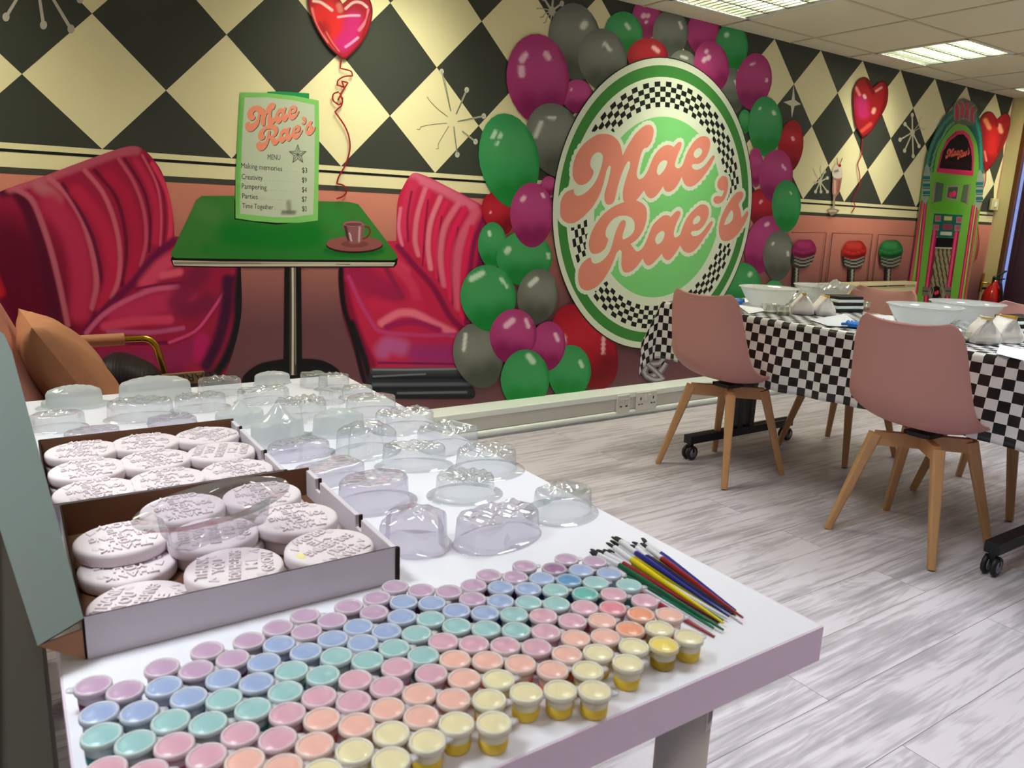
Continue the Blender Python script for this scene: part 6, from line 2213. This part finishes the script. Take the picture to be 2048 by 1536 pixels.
# ============================================================ BRUSHES
m_ferr = mat('white plastic ferrule', (226, 224, 232), 0.3)
m_hair = noise_bump(mat('black bristle', (14, 12, 14), 0.7), 400, 0.6, 0.001, stretch=(1, 1, 1))
BRC = {'green': (0, 128, 84), 'red': (150, 28, 44), 'yellow': (232, 208, 10), 'blue': (24, 34, 140), 'leaf green': (28, 134, 50), 'navy': (22, 24, 100), 'olive yellow': (176, 160, 30), 'white': (222, 216, 230), 'bottle green': (6, 92, 60)}
K7 = (1100, 1040, .2343)
BR = [('green', (345, 268), (408, 322), (560, 398), (1395, 920), 0, 'green handled brush with the widest spread bristles, leftmost of the bundle'),
      ('bottle green', (352, 246), (415, 300), (585, 384), (1480, 938), 1, 'bottle green handled brush ending beyond its green neighbour'),
      ('red', (400, 252), (475, 290), (618, 370), (1452, 872), 1, 'red handled brush between the green and yellow ones'),
      ('leaf green', (460, 250), (520, 298), (690, 385), (1475, 858), 0, 'leaf green handled brush in the middle of the bundle'),
      ('yellow', (485, 192), (552, 238), (692, 338), (1482, 880), 2, 'yellow handled brush, lower of the two bright yellow ones'),
      ('yellow', (520, 172), (595, 232), (728, 322), (1518, 815), 1, 'yellow handled brush, upper of the two bright yellow ones'),
      ('blue', (530, 142), (603, 186), (732, 280), (1528, 822), 2, 'blue handled brush next to the yellow ones'),
      ('navy', (560, 140), (630, 190), (800, 300), (1556, 800), 0, 'navy handled brush beneath the blue one'),
      ('navy', (685, 212), (744, 240), (822, 312), (1540, 792), 1, 'navy handled brush with short ferrule under the olive one'),
      ('olive yellow', (706, 186), (762, 216), (880, 328), (1586, 806), 0, 'olive yellow handled brush toward the right of the bundle'),
      ('red', (778, 196), (836, 240), (952, 328), (1646, 834), 2, 'dark red handled brush, longest on the right side'),
      ('blue', (790, 152), (828, 208), (942, 285), (1584, 772), 1, 'blue handled brush, rightmost of the bundle'),
      ('leaf green', (500, 252), (560, 300), (680, 400), (1440, 872), 0, 'leaf green handled brush tucked under the yellow ones'),
      ('bottle green', (440, 330), (520, 390), (640, 480), (1425, 886), 0, 'bottle green handled brush lowest in the pile'),
      ('red', (470, 420), (560, 480), (750, 620), (1402, 994), 0, 'dark red handled brush half under the pink pots, ending nearest'),
      ('white', (480, 360), (560, 420), (700, 530), (1390, 942), 0, 'thin white handled brush beside the nearest red one'),
      ('white', (640, 180), (700, 230), (820, 330), (1642, 880), 0, 'thin white handled brush reaching beyond the dark red one')]
for (cn, t0, t1, t2, t3, lv, lb) in BR:
    r = 0.0038 if cn != 'white' else 0.0018
    zb = TZ + 0.0042 + lv * 0.0060

    def bp(q, z):
        X = K7[0] + q[0] * K7[2]
        Y = K7[1] + q[1] * K7[2]
        x, y = H(X, Y, z)
        return Vector((x, y, z))
    zt = TZ + 0.0018
    p1, p2, p3 = bp(t1, zb), bp(t2, zb), bp(t3, zt + lv * 0.0022)
    p0 = bp(t0, zb)
    # keep the bundle straight
    e = empty('paint_brush', tuple(p2), lb, 'paint brush', 'children\'s paint brushes in a bundle')
    q = [v - p2 for v in (p0, p1, p2, p3)]
    hl = q[3] - q[2]
    MB().tube([q[2], q[2] + hl * 0.12, q[2] + hl * 0.55, q[3]], r, 10, r_list=[r, r * 1.12, r * 0.8, r * 0.38]).build('handle', mat('brush ' + cn, BRC[cn], 0.22, coat=0.3), e)
    MB().tube([q[1], q[1] + (q[2] - q[1]) * 0.5, q[2] + hl * 0.01], r, 10, r_list=[r * 1.05, r, r * 1.02]).build('ferrule', m_ferr, e)
    hb_ = MB()
    d0 = q[0] - q[1]
    sd = Vector((-d0.y, d0.x, 0)).normalized()
    for k in range(7):
        o_ = sd * (k - 3) * 0.0006
        s2 = sd * (k - 3) * 0.0007
        hb_.tube([q[1] + o_, q[1] + d0 * 0.5 + s2, q[1] + d0 * (0.85 + 0.05 * (k % 4)) + s2], 0.0008, 5, r_list=[0.0013, 0.0013, 0.0007])
    hb_.build('bristles', m_hair, e)

# ============================================================ THINGS ON THE LONG TABLE
CL = LZ + 0.0045
m_bowl = clear_mat('milky bowl plastic', (236, 240, 236), 0.80, 0.45)
m_cup = clear_mat('clear tub plastic', (238, 240, 236), 0.22)
m_oil = mat('pale yellow oil', (224, 220, 160), 0.2)
m_powder = noise_bump(mat('white powder bag', (232, 226, 222), 0.4), 30, 0.4, 0.006)
m_foil = clear_mat('crinkled clear sachet', (214, 218, 214), 0.42)
m_kr = mat('ochre paper strip', (206, 160, 66), 0.6)


def bowl(px, py, label, rr=0.155, hh=0.096):
    x, y = H(px, py, CL + hh)
    e = empty('mixing_bowl', (x, y, CL), label, 'bowl', 'white mixing bowls on the long table')
    b = MB().lathe([(0.0, 0.0), (rr * 0.50, 0.0), (rr * 0.56, 0.004), (rr * 0.76, hh * 0.42), (rr * 0.9, hh * 0.8), (rr * 0.95, hh * 0.97), (rr * 0.93, hh * 0.97), (rr * 0.88, hh * 0.8), (rr * 0.74, hh * 0.43), (rr * 0.54, 0.007), (0.0, 0.005)], 48)
    b.build('bowl', m_bowl, e, fix=False)
    MB().lathe([(rr * 0.93, hh * 0.955), (rr, hh * 0.965), (rr * 1.01, hh * 0.985), (rr, hh), (rr * 0.94, hh)], 48).build('rim', m_bowl, e, fix=False)
    return e


B1 = bowl(1538, 574, 'white mixing bowl at the far end of the long table, near the round sign', 0.146)
B2 = bowl(1646, 570, 'white mixing bowl behind the powder bags at the far end of the long table', 0.15)
B3 = bowl(1850, 610, 'white mixing bowl nearer the camera, behind the large front chair', 0.150)
B4 = bowl(1935, 604, 'white mixing bowl at the far side, just behind the front bowl', 0.155)
# spoon standing in the far bowl
bx, by = B1.location.x, B1.location.y
e = empty('measuring_spoon', (bx + 0.0, by, CL + 0.01), 'translucent measuring spoon inside the far left bowl', 'spoon')
MB().lathe([(0.0, -0.006), (0.012, -0.004), (0.018, 0.004), (0.017, 0.004), (0.011, -0.002), (0.0, -0.004)], 18, sy=1.3).build('scoop', m_cup, e, loc=(-0.02, 0, 0.03), rot=(0.3, 0.4, 0), fix=False)
MB().bar((-0.02, 0.01, 0.03), (-0.06, 0.05, 0.085), 0.007, 0.002).build('handle', m_cup, e)


def tub(px, py, label, oil=True, r=0.036, h=0.042):
    x, y = H(px, py, CL)
    e = empty('clear_tub', (x, y, CL), label, 'tub', 'clear tubs on the long table')
    MB().lathe([(0.0, 0.0), (r * 0.74, 0.0), (r * 0.78, 0.002), (r * 0.97, h * 0.94), (r * 1.05, h * 0.95), (r * 1.05, h), (r * 0.95, h), (r * 0.76, 0.004), (0, 0.003)], 28).build('tub', m_cup, e, fix=False)
    z = h * (0.45 if oil else 0.22)
    MB().lathe([(0.0, 0.0042), (r * 0.74, 0.0042), (r * 0.83, z), (0.0, z)], 24).build('oil' if oil else 'powder', m_oil if oil else m_powder, e, fix=False)
    return e


tub(1541, 626, 'clear tub of white powder before the far left bowl', False, 0.040)
tub(1566, 630, 'clear tub of pale oil beside the white powder tub', True)
tub(1727, 620, 'clear tub of pale oil in front of the far pink chair', True, 0.034)
tub(1698, 612, 'clear tub with a little powder behind the striped bag', False, 0.030)
tub(1922, 683, 'clear tub of pale oil at the near end of the table', True, 0.040)
tub(1888, 679, 'clear tub of white powder behind the large front chair', False, 0.044)


def sachet(px, py, w, d, h, rot, label, cat, name, material, seed=1, top=None):
    x, y = H(px, py, CL)
    e = empty(name, (x, y, CL), label, cat, None)
    rnd = random.Random(seed)
    n = 18
    rows = []
    levels = [(0, 0.0, 0.0), (0.82, 0.8, 0.001), (0.98, 1.0, 0.06), (1.0, 1.02, 0.3), (0.9, 0.86, 0.5), (0.88, 0.6, 0.68), (0.92, 0.3, 0.84), (1.02, 0.04, 1.0)]
    for li, (ws, s, zz_) in enumerate(levels):
        row = []
        for k in range(n * 2):
            a = 2 * PI * k / (n * 2)
            cx_ = math.copysign(abs(math.cos(a)) ** 0.34, math.cos(a))
            sx_ = math.copysign(abs(math.sin(a)) ** 0.34, math.sin(a))
            j = 1 + (rnd.random() - 0.5) * 0.14 * (li > 1)
            row.append((w / 2 * cx_ * ws * j, d / 2 * sx_ * s * j, h * zz_ * (1 + (rnd.random() - .5) * 0.06)))
        rows.append(row)
    MB().grid(rows, closed=True).build('bag', material, e, rot=(0, 0, rot), fix=False)
    if top:
        MB().bar((-w * 0.52, 0, h * 0.99), (w * 0.52, 0.0, h * 0.92), d * 0.12, 0.012).build('folded_top', top, e, rot=(0, 0, rot))
    return e


sachet(1603, 628, 0.115, 0.10, 0.098, 0.7, 'white powder bag with ochre folded top right of the far tubs', 'bag', 'powder_bag', m_powder, 2, m_kr)
sachet(1645, 630, 0.105, 0.09, 0.092, 0.9, 'white powder bag next to the black and white striped pack', 'bag', 'powder_bag', m_powder, 3, m_kr)
sachet(1962, 686, 0.115, 0.10, 0.098, 0.75, 'white powder bag with cream folded top at the near end', 'bag', 'powder_bag', m_powder, 4, mat('cream paper strip', (222, 206, 140), 0.6))
sachet(2004, 684, 0.115, 0.10, 0.102, 0.95, 'white powder bag with ochre corner, rightmost on the table', 'bag', 'powder_bag', m_powder, 5, m_kr)
# striped packs
for (px, py, rz, lb) in ((1684, 622, -0.3, 'black and white striped pack behind the far powder bags'), (2032, 668, -0.25, 'black and white striped pack at the right edge of the view')):
    x, y = H(px, py, CL)
    e = empty('striped_pack', (x, y, CL), lb, 'pack', 'striped packs on the long table')
    e.rotation_euler = (0, 0, rz)
    for k in range(5):
        MB().box((0.002 * (k % 2), 0, 0.008 + 0.0155 * k), (0.16 - 0.004 * k, 0.11, 0.0150)).build('dark_band' if k % 2 == 0 else 'white_band', m_lblue if k % 2 == 0 else m_white, e, bevel=0.004)
for (px, py, w, rz, sd, lb) in ((1600, 598, 0.26, -0.3, 7, 'crinkled clear sachet lying between the two far bowls'), (1668, 600, 0.2, -0.35, 8, 'crinkled clear sachet on top of the striped pack'), (1975, 650, 0.24, -0.3, 9, 'large crinkled grey clear sachet between the near bowls and the right edge')):
    x, y = H(px, py, CL + 0.03)
    n = 14
    rnd = random.Random(sd)
    lift = 0.086 if sd == 8 else 0.02
    rows = []
    for i in range(n + 1):
        row = []
        for j in range(n + 1):
            u, v = -1 + 2 * i / n, -1 + 2 * j / n
            z = lift + 0.035 * (1 - u * u) * (1 - v * v) + 0.012 * math.sin(5 * u + sd) * math.cos(4 * v) + rnd.random() * 0.008
            row.append((w / 2 * u, w * 0.33 * v, z))
        rows.append(row)
    o = MB().grid(rows, sm=False).build('clear_sachet', m_foil, loc=(x, y, CL), rot=(0, 0, rz), fix=False)
    tag(o, lb, 'sachet', 'crinkled clear sachets on the long table')
# sheets and gloves
m_paper = mat('white paper sheet', (224, 228, 236), 0.6)
m_glove = mat('blue nitrile glove', (20, 120, 220), 0.45)
for (q, lb) in (([(1466, 604), (1500, 598), (1530, 622), (1498, 628)], 'pale blue sheet at the far left end of the long table'), ([(1620, 640), (1690, 628), (1725, 655), (1655, 652)], 'white instruction sheet in the middle of the long table'),
                ([(1725, 628), (1785, 632), (1800, 655), (1740, 650)], 'white instruction sheet left of the front bowl'), ([(2000, 690), (2048, 700), (2048, 722), (1992, 708)], 'grey white sheet at the near right end of the long table')):
    P = [Vector((*H(a, b, CL + 0.003), CL + 0.0035)) for a, b in q]
    m = MB()
    m.add(P + [p + Vector((0, 0, 0.0012)) for p in P], [(3, 2, 1, 0), (4, 5, 6, 7), (0, 1, 5, 4), (1, 2, 6, 5), (2, 3, 7, 6), (3, 0, 4, 7)])
    o = m.build('paper_sheet', m_paper)
    tag(o, lb, 'paper', 'sheets on the long table')
for (px, py, s, lb) in ((1474, 606, 1.3, 'bright blue glove at the far left end of the long table'), (1708, 652, 1.2, 'bright blue glove beside the top of the large front chair'), (1762, 640, 0.6, 'small blue glove tip before the front bowl')):
    x, y = H(px, py, CL + 0.01)
    e = empty('blue_glove', (x, y, CL + 0.005), lb, 'glove', 'blue gloves on the long table')
    e.rotation_euler = (0, 0, 0.6)
    soft_slab(0.05 * s, 0.045 * s, 0.018 * s, 5, 2.4).build('palm', m_glove, e, loc=(0, 0, 0.009 * s), fix=False)
    for k in range(4):
        MB().tube([(0.02 * s, (-0.016 + 0.0105 * k) * s, 0.010 * s), (0.042 * s, (-0.019 + 0.0125 * k) * s, 0.014 * s), (0.055 * s, (-0.02 + 0.014 * k) * s, 0.006 * s)], 0.005 * s, 8).build('finger', m_glove, e)
    MB().tube([(0.0, 0.02 * s, 0.01 * s), (0.018 * s, 0.038 * s, 0.006 * s)], 0.005 * s, 8).build('thumb', m_glove, e)
